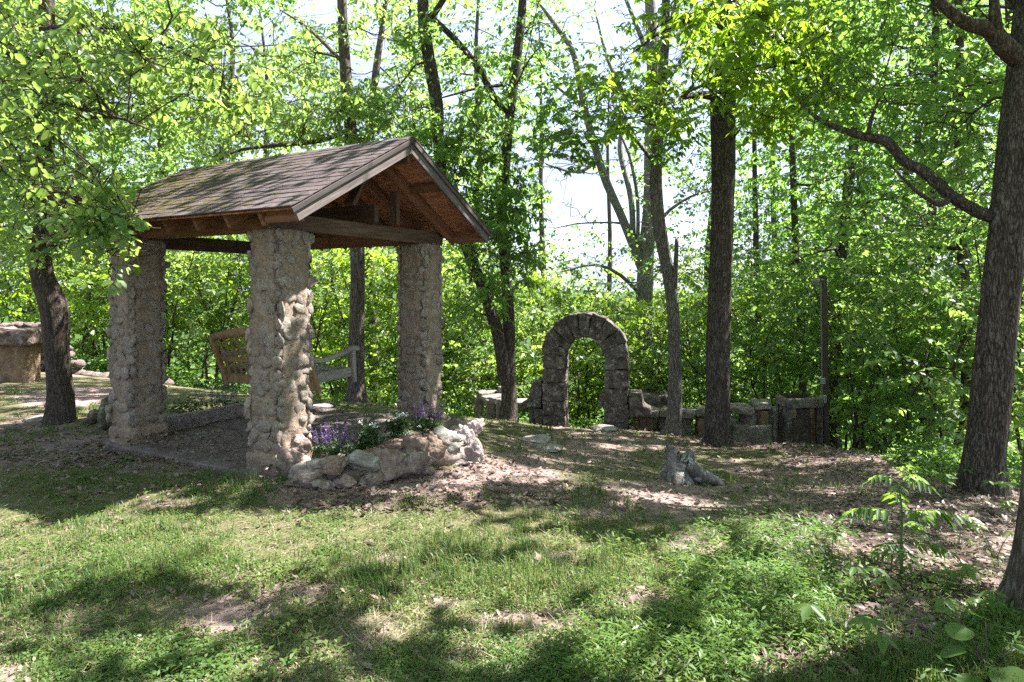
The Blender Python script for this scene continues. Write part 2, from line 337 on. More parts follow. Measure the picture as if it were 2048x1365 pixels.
def ell(px, py, L):
    m = np.zeros(np.broadcast(px, py).shape)
    for (cx, cy_, rx, ry, s) in L:
        d = np.hypot((px-cx)/rx, (py-cy_)/ry); m = np.maximum(m, s*sst(1.25, .6, d))
    return m
E_DIRT = [(620, 1180, 70, 14, .9), (1010, 1235, 60, 13, .9), (880, 1312, 70, 16, .8), (1290, 1195, 60, 14, .8), (1090, 1120, 70, 12, .8), (760, 1115, 60, 10, .8), (250, 1180, 70, 14, .7), (330, 1010, 70, 10, .8), (1170, 1300, 70, 18, .7), (500, 1330, 60, 16, .7), (445, 1232, 95, 32, 1), (10, 1345, 60, 24, 1), (1310, 990, 120, 26, 1), (1010, 955, 110, 30, .7), (1130, 905, 200, 30, .2), (860, 968, 170, 26, 1), (620, 985, 130, 26, .7),
          (1390, 1090, 60, 20, .9), (1160, 845, 60, 22, 1), (1080, 1240, 60, 20, .6), (900, 1200, 60, 16, .6), (1190, 1020, 80, 22, .5), (120, 800, 90, 18, .7), (180, 785, 60, 12, .9)]
E_LIT = [(780, 1002, 240, 26, .6), (1080, 985, 120, 30, .5), (1870, 1080, 320, 150, 1), (1780, 930, 260, 45, .8), (1830, 1240, 150, 80, .9), (1640, 965, 240, 60, .45), (180, 905, 300, 36, .62), (1600, 1320, 170, 45, .85), (1400, 1000, 200, 45, .25), (960, 940, 220, 40, .35),
         (1150, 930, 270, 60, .2), (1330, 880, 330, 28, .4), (1600, 890, 120, 16, .9), (1950, 900, 200, 60, .9), (60, 860, 160, 24, .4), (560, 1180, 250, 40, .35), (1330, 1330, 90, 40, .4)]
E_STILT = [(1500, 1130, 150, 100, 1), (1430, 1260, 110, 120, .9), (1600, 1180, 120, 70, .8), (1660, 1280, 90, 50, .5), (1960, 1290, 110, 60, .6), (1880, 1170, 70, 24, .5), (1560, 1080, 140, 30, .9), (1230, 1330, 160, 60, .5)]
E_CLOV = [(330, 1080, 480, 110, 1), (720, 1055, 220, 50, 1), (980, 1330, 240, 60, .9), (250, 1320, 260, 60, .8), (900, 1130, 420, 90, .55), (1150, 1180, 300, 90, .6), (120, 960, 200, 40, .5)]
E_FLOOR = [(520, 870, 0.1, 0.1, 0)]
PAV = np.array([-2.127, 6.0]); PU = np.array([.49, .8717]); PV = np.array([-.8717, .49])
def pav_uv(x, y): return (x-PAV[0])*PU[0]+(y-PAV[1])*PU[1], (x-PAV[0])*PV[0]+(y-PAV[1])*PV[1]
def masks(x, y, z=None):
    if z is None: z = ground_z(x, y, False)
    P = np.stack([x, y, z], -1); px, py = topx(P); bad = np.asarray(y) < .8
    n = fbm(x*1.6, y*1.6, 21); n2 = fbm(x*5, y*5, 31)
    dirt = ell(px, py, E_DIRT)*sst(.2, .55, n2*.5+n*.6); lit = ell(px, py, E_LIT)*sst(.15, .5, n*.6+n2*.5)
    stilt = ell(px, py, E_STILT); clov = ell(px, py, E_CLOV)
    dirt = np.where(bad, 0, dirt); lit = np.where(bad, .3, lit); stilt = np.where(bad, 0, stilt); clov = np.where(bad, .4, clov)
    u, v = pav_uv(x, y); fl = ((u > -.3) & (u < 2.35) & (v > -.3) & (v < 2.3)).astype(float)
    far = sst(14, 18, np.hypot(x, y)); lit = np.maximum(lit, far*.9)
    grass = np.clip(sst(.3, .6, n*.5+n2*.5)*.55+.45-1.0*dirt-.85*lit+.25*clov, 0, 1)*(1-fl)
    return grass, np.clip(lit, 0, 1), np.clip(dirt, 0, 1), stilt*(1-fl), clov*(1-fl), fl
gy = np.concatenate([-30+np.arange(0, 26, 2.), np.arange(-4, 16.5, .1), 16.5*np.exp(np.linspace(.008, 4.9, 90))])
gx = np.concatenate([-np.exp(np.linspace(7.4, math.log(12.2), 60)), np.arange(-12, 12.05, .125), np.exp(np.linspace(math.log(12.2), 7.4, 60))])
GX, GY = np.meshgrid(gx, gy); GZ = ground_z(GX, GY)
gm = masks(GX, GY, GZ)
GZ = GZ-.05*gm[5]
nx, ny = len(gx), len(gy); ii = (np.arange(ny-1)[:, None]*nx+np.arange(nx-1)[None]).ravel()
def ground_mat():
    b = NB('ground_soil'); p = b.coords(obj=False); at = lambda k: b.n('Attribute', {'attribute_name': k}).outputs['Fac']
    n1 = b.noise(p, 3.0, 7, .7); n2 = b.noise(p, 38, 6, .75); n3 = b.noise(p, 120, 3, .7)
    dirt = b.ramp(n2, [(.25, (.16,.115,.1)), (.5, (.27,.2,.178)), (.75, (.38,.3,.275))])
    vo = b.n('TexVoronoi', {'feature': 'F1'}, Vector=p, Scale=26, Randomness=1.); vcol = b.n('SeparateXYZ', Vector=vo.outputs['Color']).outputs[0]
    litc = b.ramp(vcol, [(.1, (.05,.034,.028)), (.4, (.125,.09,.075)), (.75, (.205,.155,.135)), (1, (.28,.222,.198))])
    n4 = b.noise(p, 75, 4, .8); n5 = b.noise(p, 230, 2, .7)
    dirt = b.mix(.5, dirt, (.25, .178, .168))
    moss = b.ramp(b.math('ADD', b.math('MULTIPLY', n4, .6), b.math('MULTIPLY', n5, .4)), [(.33, (.045,.035,.026)), (.43, (.075,.073,.034)), (.53, (.115,.118,.055)), (.63, (.24,.185,.145))])
    dirt = b.mix(.75, dirt, b.ramp(n5, [(.3, (.55, .53, .52)), (.6, (1.1, 1.1, 1.1))]), 'MULTIPLY')
    wood = b.ramp(b.noise(p, 1.1, 8, .8), [(.3, (.015,.03,.01)), (.5, (.032,.062,.016)), (.7, (.06,.1,.024))])
    c = b.mix(b.ramp(b.math('ADD', at('grass'), b.math('MULTIPLY', b.math('SUBTRACT', n2, .5), .9)), [(.3, (0, 0, 0)), (.7, (1, 1, 1))]), dirt, moss)
    c = b.mix(b.ramp(b.math('ADD', at('litter'), b.math('MULTIPLY', b.math('SUBTRACT', n1, .5), .8)), [(.35, (0, 0, 0)), (.6, (1, 1, 1))]), c, litc)
    c = b.mix(b.math('MULTIPLY', at('dirt'), .8), c, dirt)
    c = b.mix(.6, c, b.ramp(n1, [(.3, (.7, .7, .7)), (.6, (1.05, 1.05, 1.05))]), 'MULTIPLY')
    c = b.mix(at('wood'), c, wood)
    h = b.math('ADD', b.math('MULTIPLY', n2, .8), b.math('ADD', b.math('MULTIPLY', n3, .3), b.math('MULTIPLY', vo.outputs['Distance'], .5)))
    return b.finish(c, .97, h, .8, .03, .08)
GROUND = ground_mat()
gme = mesh_np('ground', np.stack([GX, GY, GZ], -1).reshape(-1, 3), np.stack([ii, ii+1, ii+nx+1, ii+nx], -1), GROUND, True,
              {'grass': gm[0].ravel(), 'litter': gm[1].ravel(), 'dirt': gm[2].ravel(), 'wood': sst(14.5, 18, np.hypot(GX, GY)+1.2*(vnoise(GX, GY, 3)-.5)*2).ravel()})
link('ground', gme, kind='structure')

# ------------------------------------------------------------------ mesh makers for rocks and boards
def _ico(sub):
    bm = bmesh.new(); bmesh.ops.create_icosphere(bm, subdivisions=sub, radius=1)
    V = np.array([v.co for v in bm.verts]); F = np.array([[v.index for v in f.verts] for f in bm.faces]); bm.free(); return V, F
ICO = {s: _ico(s) for s in (1, 2, 3, 4)}
def rock_mesh(name, seed, size, mat, sub=3, facets=9, rough=.12, freq=2.2, kk=(.62, .9)):
    V, F = ICO[sub]; r = np.random.default_rng(seed); d = np.ones(len(V))
    for _ in range(facets):
        n = unit(r.normal(size=3)); k = r.uniform(*kk); dt = V@n
        d = np.where(dt > k, np.minimum(d, k/np.maximum(dt, 1e-6)), d)
    o = Vector(r.uniform(-50, 50, 3)); nz = np.array([noise.fractal(Vector(v)*freq+o, 1.0, 2.1, 4) for v in V])
    W = V*(d*(1+rough*nz))[:, None]*np.asarray(size)*.5
    return mesh_np(name, W, F, mat, True)
def prism_mesh(name, poly, z0, z1, mat, seed=0, amp=.012, cuts=3, bev=.02, axis='z', off=(0, 0, 0)):
    """an extruded outline, its edges rounded and its faces made uneven"""
    bm = bmesh.new(); f = bm.faces.new([bm.verts.new((p[0], p[1], z0)) for p in poly])
    ex = bmesh.ops.extrude_face_region(bm, geom=[f]); 
    for v in [g for g in ex['geom'] if isinstance(g, bmesh.types.BMVert)]: v.co.z = z1
    bmesh.ops.recalc_face_normals(bm, faces=bm.faces)
    if bev: bmesh.ops.bevel(bm, geom=list(bm.edges), offset=bev, segments=2, affect='EDGES', profile=.6)
    if cuts: bmesh.ops.subdivide_edges(bm, edges=[e for e in bm.edges if e.calc_length() > .06], cuts=cuts, use_grid_fill=True)
    o = Vector((seed*3.7, seed*1.3, seed*7.1))
    if amp:
        for v in bm.verts:
            n = noise.noise_vector(v.co*7+o)*amp+noise.noise_vector(v.co*22+o)*amp*.4; v.co += n
    if axis == 'y':
        for v in bm.verts: v.co = Vector((v.co.x, v.co.z, v.co.y))
        bmesh.ops.recalc_face_normals(bm, faces=bm.faces)
    for v in bm.verts: v.co -= Vector(off)
    me = bpy.data.meshes.new(name); bm.to_mesh(me); bm.free(); me.materials.append(mat)
    for p in me.polygons: p.use_smooth = bool(amp)
    return me
def board(name, p0, p1, w, h, mat, parent=None, up=(0, 0, 1), bev=.004, label=None, kind=None):
    """a timber from p0 to p1, w across and h along 'up', its length on its own x axis"""
    p0 = Vector(p0); p1 = Vector(p1); L = (p1-p0).length; x = (p1-p0).normalized(); y = Vector(up).cross(x).normalized(); z = x.cross(y)
    bm = bmesh.new(); bmesh.ops.create_cube(bm, size=1)
    for v in bm.verts: v.co = Vector((v.co.x*L, v.co.y*w, v.co.z*h))
    if bev: bmesh.ops.bevel(bm, geom=list(bm.edges), offset=bev, segments=1, affect='EDGES')
    me = bpy.data.meshes.new(name); bm.to_mesh(me); bm.free(); me.materials.append(mat)
    o = link(name, me, parent, kind, label)
    o.matrix_local = Matrix.Translation((p0+p1)/2)@Matrix((x, y, z)).transposed().to_4x4()
    return o

# ------------------------------------------------------------------ the pavilion (x runs across the gable, y along the ridge)
RZ = math.atan2(PU[1], PU[0])
pav = thing('pavilion', 'open pavilion with a mossy shingle gable roof on rubble stone pillars', 'pavilion', (PAV[0], PAV[1], 0), RZ)
ROCKS = [rock_mesh('stone', 100+k, (1, 1, 1), ST_PILLAR, 2, 10, .5, 3.4) for k in range(12)]
PH = 2.19
def pillar(u, v, faces, loose, seed, label=None):
    r = np.random.default_rng(seed)
    bm = bmesh.new(); bmesh.ops.create_cube(bm, size=1)
    for q in bm.verts: q.co = Vector((q.co.x*.385, q.co.y*.385, (q.co.z+.5)*PH))
    bmesh.ops.bevel(bm, geom=[e for e in bm.edges if abs(e.verts[0].co.z-e.verts[1].co.z) > 1], offset=.05, segments=2, affect='EDGES')
    bmesh.ops.subdivide_edges(bm, edges=[e for e in bm.edges if e.calc_length() > 1], cuts=40)
    bmesh.ops.subdivide_edges(bm, edges=[e for e in bm.edges if .1 < e.calc_length() < 1 and abs(e.verts[0].co.z-e.verts[1].co.z) < 1e-4], cuts=6, use_grid_fill=True)
    o3 = Vector((seed, 2*seed, 0))
    for q in bm.verts:
        if 0.01 < q.co.z < PH-.01:
            n = noise.noise_vector(q.co*9+o3)*.026+noise.noise_vector(q.co*24+o3)*.014; n.z *= .4; q.co += n
    me = bpy.data.meshes.new('pillar'); bm.to_mesh(me); bm.free(); me.materials.append(MORTAR)
    for p in me.polygons: p.use_smooth = True
    pl = link('pillar', me, pav); pl.location = (u, v, 0)
    base = prism_mesh('plinth', [(-.21, -.21), (.21, -.21), (.21, .21), (-.21, .21)], -.1, .2, MORTAR, seed, .03, 5, .04)
    link('plinth', base, pl)
    acc = Acc()
    for (nx_, ny_) in [(-1, 0), (0, -1), (1, 0), (0, 1)]:
        single = (nx_, ny_) in faces; z = .22
        while z < PH-.03:
            hgt = r.uniform(.075, .15); t = -.2; first = True
            while t < .17:
                wd = r.uniform(.07, .19); 
                if t+wd > .23: wd = max(.08, .21-t)
                c = t+wd/2+r.uniform(-.01, .01); zz = min(z+hgt/2+r.uniform(-.02, .02), PH-.06)
                if r.random() < .95:
                    dep = r.uniform(.06, .10); out = (.182 if abs(c) < .12 else .17)+r.uniform(-.01, .012)-.008*(zz > 1.3)
                    M = Matrix.Translation((nx_*out-ny_*c, ny_*out+nx_*c, zz))@Matrix.Rotation(math.atan2(ny_, nx_), 4, 'Z')@Matrix.Diagonal((dep*.8, wd*r.uniform(1.0, 1.35), hgt*r.uniform(1.0, 1.35), 1))@Matrix.Rotation(r.uniform(0, 6.28), 4, 'X')
                    src = ROCKS[r.integers(12)]
                    if single:
                        so_ = link('stone', src, pl); so_.matrix_local = M
                    else:
                        VV = np.array([M@w.co for w in src.vertices]); acc.add(VV, ICO[2][1])
                t += wd
            z += hgt*.97
    if acc.n: link('stone', acc.mesh('stone', ST_PILLAR, True), pl, 'stuff')
    return pl
pillar(0, 0, [(-1, 0), (0, -1)], True, 3)
pillar(0, 2.2, [(-1, 0), (0, -1)], True, 4)
pillar(2.1, 0, [(-1, 0), (0, -1)], True, 5)
pillar(2.1, 2.2, [(-1, 0)], True, 6)
# floor
for k, poly in enumerate([[(-.28, -.26), (.75, -.27), (.8, .9), (-.3, .95)], [(-.29, .98), (.8, .93), (.82, 2.42), (-.27, 2.4)], [(.78, -.27), (2.33, -.26), (2.34, 1.0), (.83, .95)], [(.83, .98), (2.34, 1.03), (2.36, 2.42), (.85, 2.42)]]):
    link('floor_slab', prism_mesh('floor_slab', poly, -.12, .03+.006*k, CONC, 40+k, .012, 4, .02), pav)
for k, poly in enumerate([[(-.85, .1), (-.32, .0), (-.33, 1.0), (-.7, 1.1)], [(-.75, 1.13), (-.33, 1.03), (-.3, 2.3), (-.62, 2.2)], [(-.68, 2.25), (-.32, 2.35), (-.33, 3.1), (-.6, 3.2)]]):
    link('step_stone', prism_mesh('step_stone', poly, -.14, -.02+.012*k, CONC, 50+k, .016, 3, .03), pav)
link('back_kerb', prism_mesh('back_kerb', [(.2, 2.24), (1.85, 2.26), (1.85, 2.38), (.2, 2.37)], -.1, .2, ST_FLAT, 60, .014, 4, .02), pav)
link('inner_kerb', prism_mesh('inner_kerb', [(.2, -.42), (1.2, -.4), (1.2, -.27), (.2, -.28)], -.1, .15, ST_FLAT, 61, .016, 4, .02), pav)
# timber
for u in (0, 2.1):
    for s in (-.055, .055): board('wall_plate', (u+s, -.04 if u == 0 else -.045, PH+.075), (u+s, 2.86 if u == 0 else 2.87, PH+.075), .042, .15, W_RAFT, pav)
board('tie_beam', (-.2, -.1, PH+.076), (2.36, -.1, PH+.076), .09, .15, W_BEAM, pav)
board('tie_beam', (-.2, 2.32, PH+.003), (2.36, 2.32, PH+.003), .09, .16, W_BEAM, pav)
for s in (0, .075): board('swing_beam', (1.0+s, -.28 if not s else -.2, PH+.245), (1.0+s, 2.5, PH+.245), .06, .185, W_BEAM, pav)
board('swing_beam', (1.135, -.12, PH+.23), (1.135, 2.4, PH+.23), .045, .15, W_BEAM, pav)
SL = math.atan2(.864, 1.55); CS, SN = math.cos(SL), math.sin(SL)
def slope(side, u, off):   # a point off metres under the roof surface at distance u from the gable's eave edge
    x = -.5+u; z = 2.316+u*.864/1.55
    x += SN*off; z -= CS*off
    return (x if side < 0 else 2.1-x), z
for v in [-.22, .22, .66, 1.1, 1.54, 1.98, 2.42]:
    for side in (-1, 1):
        x0, z0 = slope(side, .05, .105); x1, z1 = slope(side, 1.5, .105)
        board('rafter', (x0, v, z0), (x1, v, z1), .04, .14, W_RAFT if side > 0 else W_RAFT, pav)
board('ridge_board', (1.05, -.66, 3.02), (1.05, 2.82, 3.02), .035, .19, W_BEAM, pav)
board('brace', (.72, -.17, 2.5), (1.05, -.17, 2.98), .05, .12, W_BEAM, pav, up=(0, 1, 0))
board('brace', (1.42, -.17, 2.36), (1.42, -.17, 2.72), .05, .1, W_BEAM, pav, up=(0, 1, 0))
for side in (-1, 1):
    x0, z0 = slope(side, .02, .075); x1, z1 = slope(side, 1.55, .075)
    for v in (-.68, 2.88): board('rake_fascia', (x0, v, z0), (x1, v, z1), .03, .13, W_GREY, pav)
    x0, z0 = slope(side, -.012, .03); x1, z1 = slope(side, 1.56, .03)
    board('rake_trim', (x0, -.706, z0), (x1, -.706, z1), .018, .045, W_TRIM, pav)
    x, z = slope(side, .1, .105); board('lookout', (x, -.66, z-.015), (x, -.24, z-.015), .05, .1, W_RAFT, pav)
    if side > 0: x, z = slope(side, .95, .09); board('lookout', (x, -.66, z), (x, -.24, z), .04, .1, W_RAFT, pav)
    # roof deck with its shingles
    xs = [slope(side, a, d) for a, d in ((.0, .026), (1.55, .026), (1.55, .012), (.0, .012))]
    V = np.array([[x, v, z] for v in (-.69, 2.89) for x, z in xs]); F = np.array([[0, 1, 2, 3], [7, 6, 5, 4], [0, 4, 5, 1], [1, 5, 6, 2], [2, 6, 7, 3], [3, 7, 4, 0]])
    dk = link('roof_deck', mesh_np('roof_deck', V, F, OSB), pav)
    sh = bmesh.new(); bmesh.ops.create_cube(sh, size=1)
    for q in sh.verts: q.co = Vector((q.co.x*.296, q.co.y*.165, q.co.z*.011))
    bmesh.ops.bevel(sh, geom=list(sh.edges), offset=.0025, segments=1, affect='EDGES')
    sme = bpy.data.meshes.new('shingle'); sh.to_mesh(sme); sh.free(); sme.materials.append(SHINGLE)
    r = np.random.default_rng(70+side); NC = 15; LEN = math.hypot(1.55, .864)
    for c in range(NC):
        d = .06+c*(LEN-.06)/NC; sh0 = r.uniform(0, .3)
        for k in range(-1, 13):
            v0 = -.715+k*.3+sh0-.3*.5; a, bb = max(-.715, v0), min(2.915, v0+.3)
            if a+.715 < .09: a = -.715
            if 2.915-bb < .09: bb = 2.915
            if bb-a < .1: continue
            x, z = slope(side, d*CS, -.004-r.uniform(0, .004)); o = link('shingle', sme, dk)
            along = Vector((CS if side < 0 else -CS, 0, SN)); ax = Vector((0, 1, 0)); nrm = ax.cross(along) if side > 0 else along.cross(ax)
            if nrm.z < 0: nrm = -nrm
            R = Matrix((ax, along, ax.cross(along))).transposed().to_4x4()
            tilt = Matrix.Rotation((-.045 if ax.cross(along).z > 0 else .045)+r.uniform(-.006, .006), 4, 'X')
            o.matrix_local = Matrix.Translation((x, (a+bb)/2, z+.002))@R@tilt@Matrix.Rotation(r.uniform(-.008, .008), 4, 'Z')@Matrix.Diagonal(((bb-a-.003)/.296, 1, 1, 1))
for k in range(12):
    side = 0; v0 = -.71+k*.302
    for s in (-1, 1):
        x, z = 1.05+s*.052, 3.18-.017
        o = board('ridge_cap', (x, v0, z), (x, v0+.298, z+.004), .115, .009, SHINGLE, pav, up=(s*SN*.9, 0, CS))

# ------------------------------------------------------------------ the swing
def P3(u, v, z): q = PAV+u*PU+v*PV; return (q[0], q[1], z)
sw = thing('porch_swing', 'slatted wooden swing hanging on chains under the pavilion roof', 'swing', P3(.98, 1.17, .6), RZ)
def swb(name, p0, p1, w, h, mat=W_SWING, up=(0, 0, 1), lab=None): return board(name, p0, p1, w, h, mat, sw, up, .005, lab)
for y in (-.74, .74):
    swb('back_stile', (-.08, y, -.06), (-.30, y, .50), .06, .045, W_SWING, (1, 0, 0))
    swb('seat_rail', (-.1, y*.97, .1), (.46, y*.97, .12), .04, .1, W_SWG)
    swb('front_post', (.45, y, .0), (.43, y, .36), .055, .05, W_SWG, (1, 0, 0))
    acc = Acc(); V, F, _, _ = tube([(-.2, y, .31), (-.02, y, .29), (.22, y, .33), (.42, y, .385), (.52, y, .37)], [.036, .03, .03, .036, .032], 8, .05); acc.add2(V, F)
    link('armrest', acc.mesh('armrest', W_SWG, True), sw)
# curved crest
n = 13; ys = np.linspace(-.77, .77, n); acc = Acc(); V = []
for i, y in enumerate(ys):
    top = .53+.11*math.cos(y/.77*math.pi/2); bot = .46+.08*math.cos(y/.77*math.pi/2); 
    for (dz, dx) in ((bot, -.02), (bot, .02), (top, .02), (top, -.02)): V.append((-.09-.36*dz+dx-.005, y, dz))
F = [[i*4+k, i*4+(k+1) % 4, i*4+4+(k+1) % 4, i*4+4+k] for i in range(n-1) for k in range(4)]+[[3, 2, 1, 0], [n*4-4, n*4-3, n*4-2, n*4-1]]
link('crest_rail', mesh_np('crest_rail', V, np.array(F), W_SWING), sw)
swb('mid_rail', (-.18, -.72, .25), (-.18, .72, .25), .022, .05); swb('bottom_rail', (-.09, -.72, .02), (-.09, .72, .02), .035, .11)
for k in range(13):
    y = -.66+k*.11; zt = .47+.07*math.cos(y/.77*1.57); swb('back_slat', (-.105, y, .06), (-.095-.36*zt, y, zt), .038, .018, W_SWING, (1, 0, .4))
for k in range(8):
    x = -.04+k*.068; swb('seat_slat', (x, -.74, .135+.012*abs(k-3)/3), (x, .74, .135+.012*abs(k-3)/3), .055, .02, W_SWG)
swb('front_rail', (.46, -.72, .09), (.46, .72, .09), .03, .08, W_SWG)
def chain(p0, p1, n):
    p0 = np.array(p0); p1 = np.array(p1); d = unit(p1-p0); L = np.linalg.norm(p1-p0)/n; acc = Acc()
    for i in range(n):
        c = p0+(p1-p0)*(i+.5)/n; s = np.array([1., 0, 0]) if i % 2 else np.array([0, 1., 0]); s = unit(s-d*(s@d)); pts = []
        for k in range(9):
            a = 2*math.pi*k/8; pts.append(c+d*math.cos(a)*L*.68+s*math.sin(a)*L*.36)
        V, F, _, _ = tube(pts, [.0035]*9, 4, 9); acc.add2(V, F)
    link('chain', acc.mesh('chain', METAL), sw)
for y in (-.75, .75):
    chain((.42, y, .36), (.1, y, 1.1), 20); chain((-.2, y, .33), (.1, y, 1.1), 20); chain((.1, y, 1.1), (.05, y*1.0, PH+.14-.6), 16)

# ------------------------------------------------------------------ rock bed in front of the gable
bed = thing('rock_bed', 'low raised flower bed edged with rough lichened rocks beside the pavilion', 'flower bed', (-1.05, 6.2, 0))
BL = np.array([-1.05, 6.2, 0])
rocks = [(588, 958, 890, 66, 5.72, 0), (600, 915, 866, 50, 5.78, 0), (642, 952, 912, 64, 5.55, 0), (668, 953, 917, 62, 5.45, 1), (622, 978, 936, 76, 5.5, 0), (690, 985, 945, 66, 5.45, 0), (650, 985, 955, 50, 5.4, 0), (722, 950, 898, 78, 5.6, 2),
         (772, 968, 900, 88, 5.62, 0), (820, 965, 905, 80, 5.75, 0), (828, 930, 872, 60, 5.92, 1), (745, 985, 938, 56, 5.5, 0), (868, 940, 868, 52, 6.05, 1), (893, 916, 860, 76, 6.25, 2), (800, 900, 884, 60, 6.0, 1), (842, 962, 925, 60, 5.8, 0), (895, 945, 912, 60, 6.5, 1),
         (945, 945, 876, 44, 6.3, 3), (932, 908, 846, 36, 6.35, 3), (949, 882, 833, 38, 6.55, 3), (925, 940, 895, 40, 6.4, 3), (905, 872, 836, 60, 7.1, 0), (884, 850, 826, 44, 7.5, 0), (935, 866, 838, 36, 7.0, 0), (865, 858, 832, 40, 7.7, 0), (915, 935, 915, 44, 6.2, 3)]
RB = [ST_BED, ST_BROWN, stone_mat('stone_bed_pale', (.13,.12,.1), (.23,.215,.19), (.32,.305,.275), .5, .7, (.38, .4, .35), .3), stone_mat('stone_bed_pink', (.17,.13,.125), (.28,.23,.225), (.37,.32,.315), .5, .7, (.45, .42, .43))]
acc = Acc(); V, F, _, _ = tube([px3(560, 940, 5.95)-BL, px3(615, 945, 5.68)-BL, px3(690, 955, 5.62)-BL, px3(780, 935, 5.8)-BL, px3(860, 915, 6.15)-BL, px3(925, 905, 6.5)-BL, px3(915, 870, 7.0)-BL, px3(880, 850, 7.7)-BL], [.12, .14, .13, .16, .17, .17, .13, .1], 14, .05, .4, 6); acc.add2(V, F)
link('mortar', acc.mesh('mortar', ST_BED, True), bed)
for k, (px, pb, pt, w, Y, m) in enumerate(rocks):
    W = w*1.16/FOC*Y; Hh = (pb-pt)*1.12/FOC*Y; c = px3(px, (pb+pt)/2, Y)
    o = link('stone', rock_mesh('stone', 300+k, (W*1.12, max(.18, W*.85), Hh*1.08), RB[m], 4 if W > .2 else 3, 22, .23, 3.0, kk=(.48, .82)), bed); o.location = c-BL; o.rotation_euler = (0, random.uniform(-.18, .18), random.uniform(-.4, .4))
t = np.linspace(0, 2*math.pi, 25)[:-1]; V = [(0, 0, .2)]; F = []
for j, (rr, zz) in enumerate([(.3, .19), (.6, .17), (.85, .13), (1.0, .0)]):
    for a in t:
        x = .92*rr*math.cos(a); y = .36*rr*math.sin(a); V.append((x, y, zz+.02*math.sin(a*5+j)))
for k in range(24): F.append([0, 1+k, 1+(k+1) % 24])
Q = [[1+j*24+k, 1+(j+1)*24+k, 1+(j+1)*24+(k+1) % 24, 1+j*24+(k+1) % 24] for j in range(3) for k in range(24)]
mb = NB('mulch_bark'); _v = mb.coords(obj=False); _vo = mb.n('TexVoronoi', Vector=_v, Scale=42); MULCH = mb.finish(mb.ramp(mb.n('SeparateXYZ', Vector=_vo.outputs['Color']).outputs[0], [(.1, (.09,.055,.048)), (.5, (.19,.12,.105)), (.9, (.32,.22,.2))]), .95, _vo.outputs['Distance'], .8, .03)
ml = link('mulch', mesh_np('mulch', V, [np.array(F), np.array(Q)], MULCH, True), bed); ml.rotation_euler = (0, 0, RZ+.02); ml.location = (.0, .1, 0)
# ------------------------------------------------------------------ stone arch
az = float(ground_z(1.49, 13.2)); arch = thing('stone_arch', 'dark weathered stone arch standing free between two curved benches', 'arch', (1.49, 13.2, az), math.radians(-14))
for s in (-1, 1):
    zs = -.15; hs = [.42, .3, .36, .28, .26] if s < 0 else [.36, .34, .3, .36, .26]
    tot = 1.49+.15; hs = [h*tot/sum(hs) for h in hs]
    for k, h in enumerate(hs):
        a, b = s*.385, s*.845; j = random.uniform(-.015, .015)
        poly = [(min(a, b)+j, zs), (max(a, b)+j, zs), (max(a, b)+j*.5, zs+h-.002), (min(a, b)+j*.4, zs+h-.002)]
        link('stone', prism_mesh('stone', poly, -.22, .22, ST_ARCH, 80+k+10*s, .03, 4, .016, 'y'), arch); zs += h
NV = 9
for k in range(NV):
    a0 = math.pi*k/NV+.002; a1 = math.pi*(k+1)/NV-.002; am = (a0+a1)/2; ro = .865+random.uniform(-.015, .02); ri = .378+random.uniform(-.01, .01)
    poly = [(ri*math.cos(a), 1.49+ri*math.sin(a)) for a in (a0, am, a1)]+[(ro*math.cos(a), 1.49+ro*math.sin(a)) for a in (a1, am, a0)]
    link('stone', prism_mesh('stone', poly, -.215+random.uniform(-.01, .01), .22, ST_ARCH, 110+k, .03, 3, .014, 'y'), arch)
link('shoulder_stone', prism_mesh('shoulder_stone', [(-.87, .42), (-1.28, .42), (-1.26, .52), (-1.14, .62), (-1.08, .92), (-.87, .98)], -.2, .2, ST_ARCH, 131, .02, 2, .03, 'y'), arch)
link('shoulder_stone', prism_mesh('shoulder_stone', [(.87, .3), (1.3, .36), (1.28, .5), (1.14, .56), (1.1, .8), (.87, .82)], -.22, .2, ST_ARCH, 132, .02, 2, .03, 'y'), arch)
link('base_stone', prism_mesh('base_stone', [(.86, -.1), (.98, -.1), (.97, .14), (.86, .16)], -.2, .2, ST_ARCH, 133, .02, 2, .03, 'y'), arch)
link('base_stone', prism_mesh('base_stone', [(-.86, -.1), (-1.02, -.1), (-1.06, .42), (-.86, .4)], -.16, .2, ST_ARCH, 135, .02, 2, .03, 'y'), arch)
link('bracket_stone', prism_mesh('bracket_stone', [(.27, .48), (.4, .48), (.4, .72), (.27, .7)], -.08, .12, ST_ARCH, 134, .012, 2, .02, 'y'), arch)

# ------------------------------------------------------------------ curved benches, stone table, grill
def poly_slab(root, name, pts, th, mat, seed, zoff=0):
    """pts: world (x,y,ztop) corners"""
    P = np.array(pts); o = np.array(root.location); zt = P[:, 2].mean()
    me = prism_mesh(name, [(p[0]-o[0], p[1]-o[1]) for p in P], zt-th-o[2], zt-o[2], mat, seed, .026, 5, .03); return link(name, me, root)
def block(root, name, c, w, d, h, rz, mat, seed):
    """block standing on z=c[2], centred on c"""
    me = prism_mesh(name, [(-w/2, -d/2), (w/2, -d/2), (w/2, d/2), (-w/2, d/2)], 0, h, mat, seed, .028, 4, .03)
    o = link(name, me, root); o.location = Vector(c)-root.location; o.rotation_euler = (0, 0, rz); return o
br = thing('curved_bench', 'long curved stone slab bench running right from the arch behind two trunks', 'bench', tuple(px3(1410, 880, 12.6)), 0, 'curved stone benches')
front = [(1262, 822, 13.1), (1318, 823, 12.9), (1392, 824, 12.7), (1462, 822, 12.4), (1512, 812, 12.25), (1546, 802, 12.35)]
back = [(1275, 815, 13.55), (1325, 816, 13.4), (1395, 815, 13.2), (1455, 808, 13.0), (1500, 801, 12.85), (1535, 797, 12.8)]
FP = [px3(*f) for f in front]; BP = [px3(*f) for f in back]
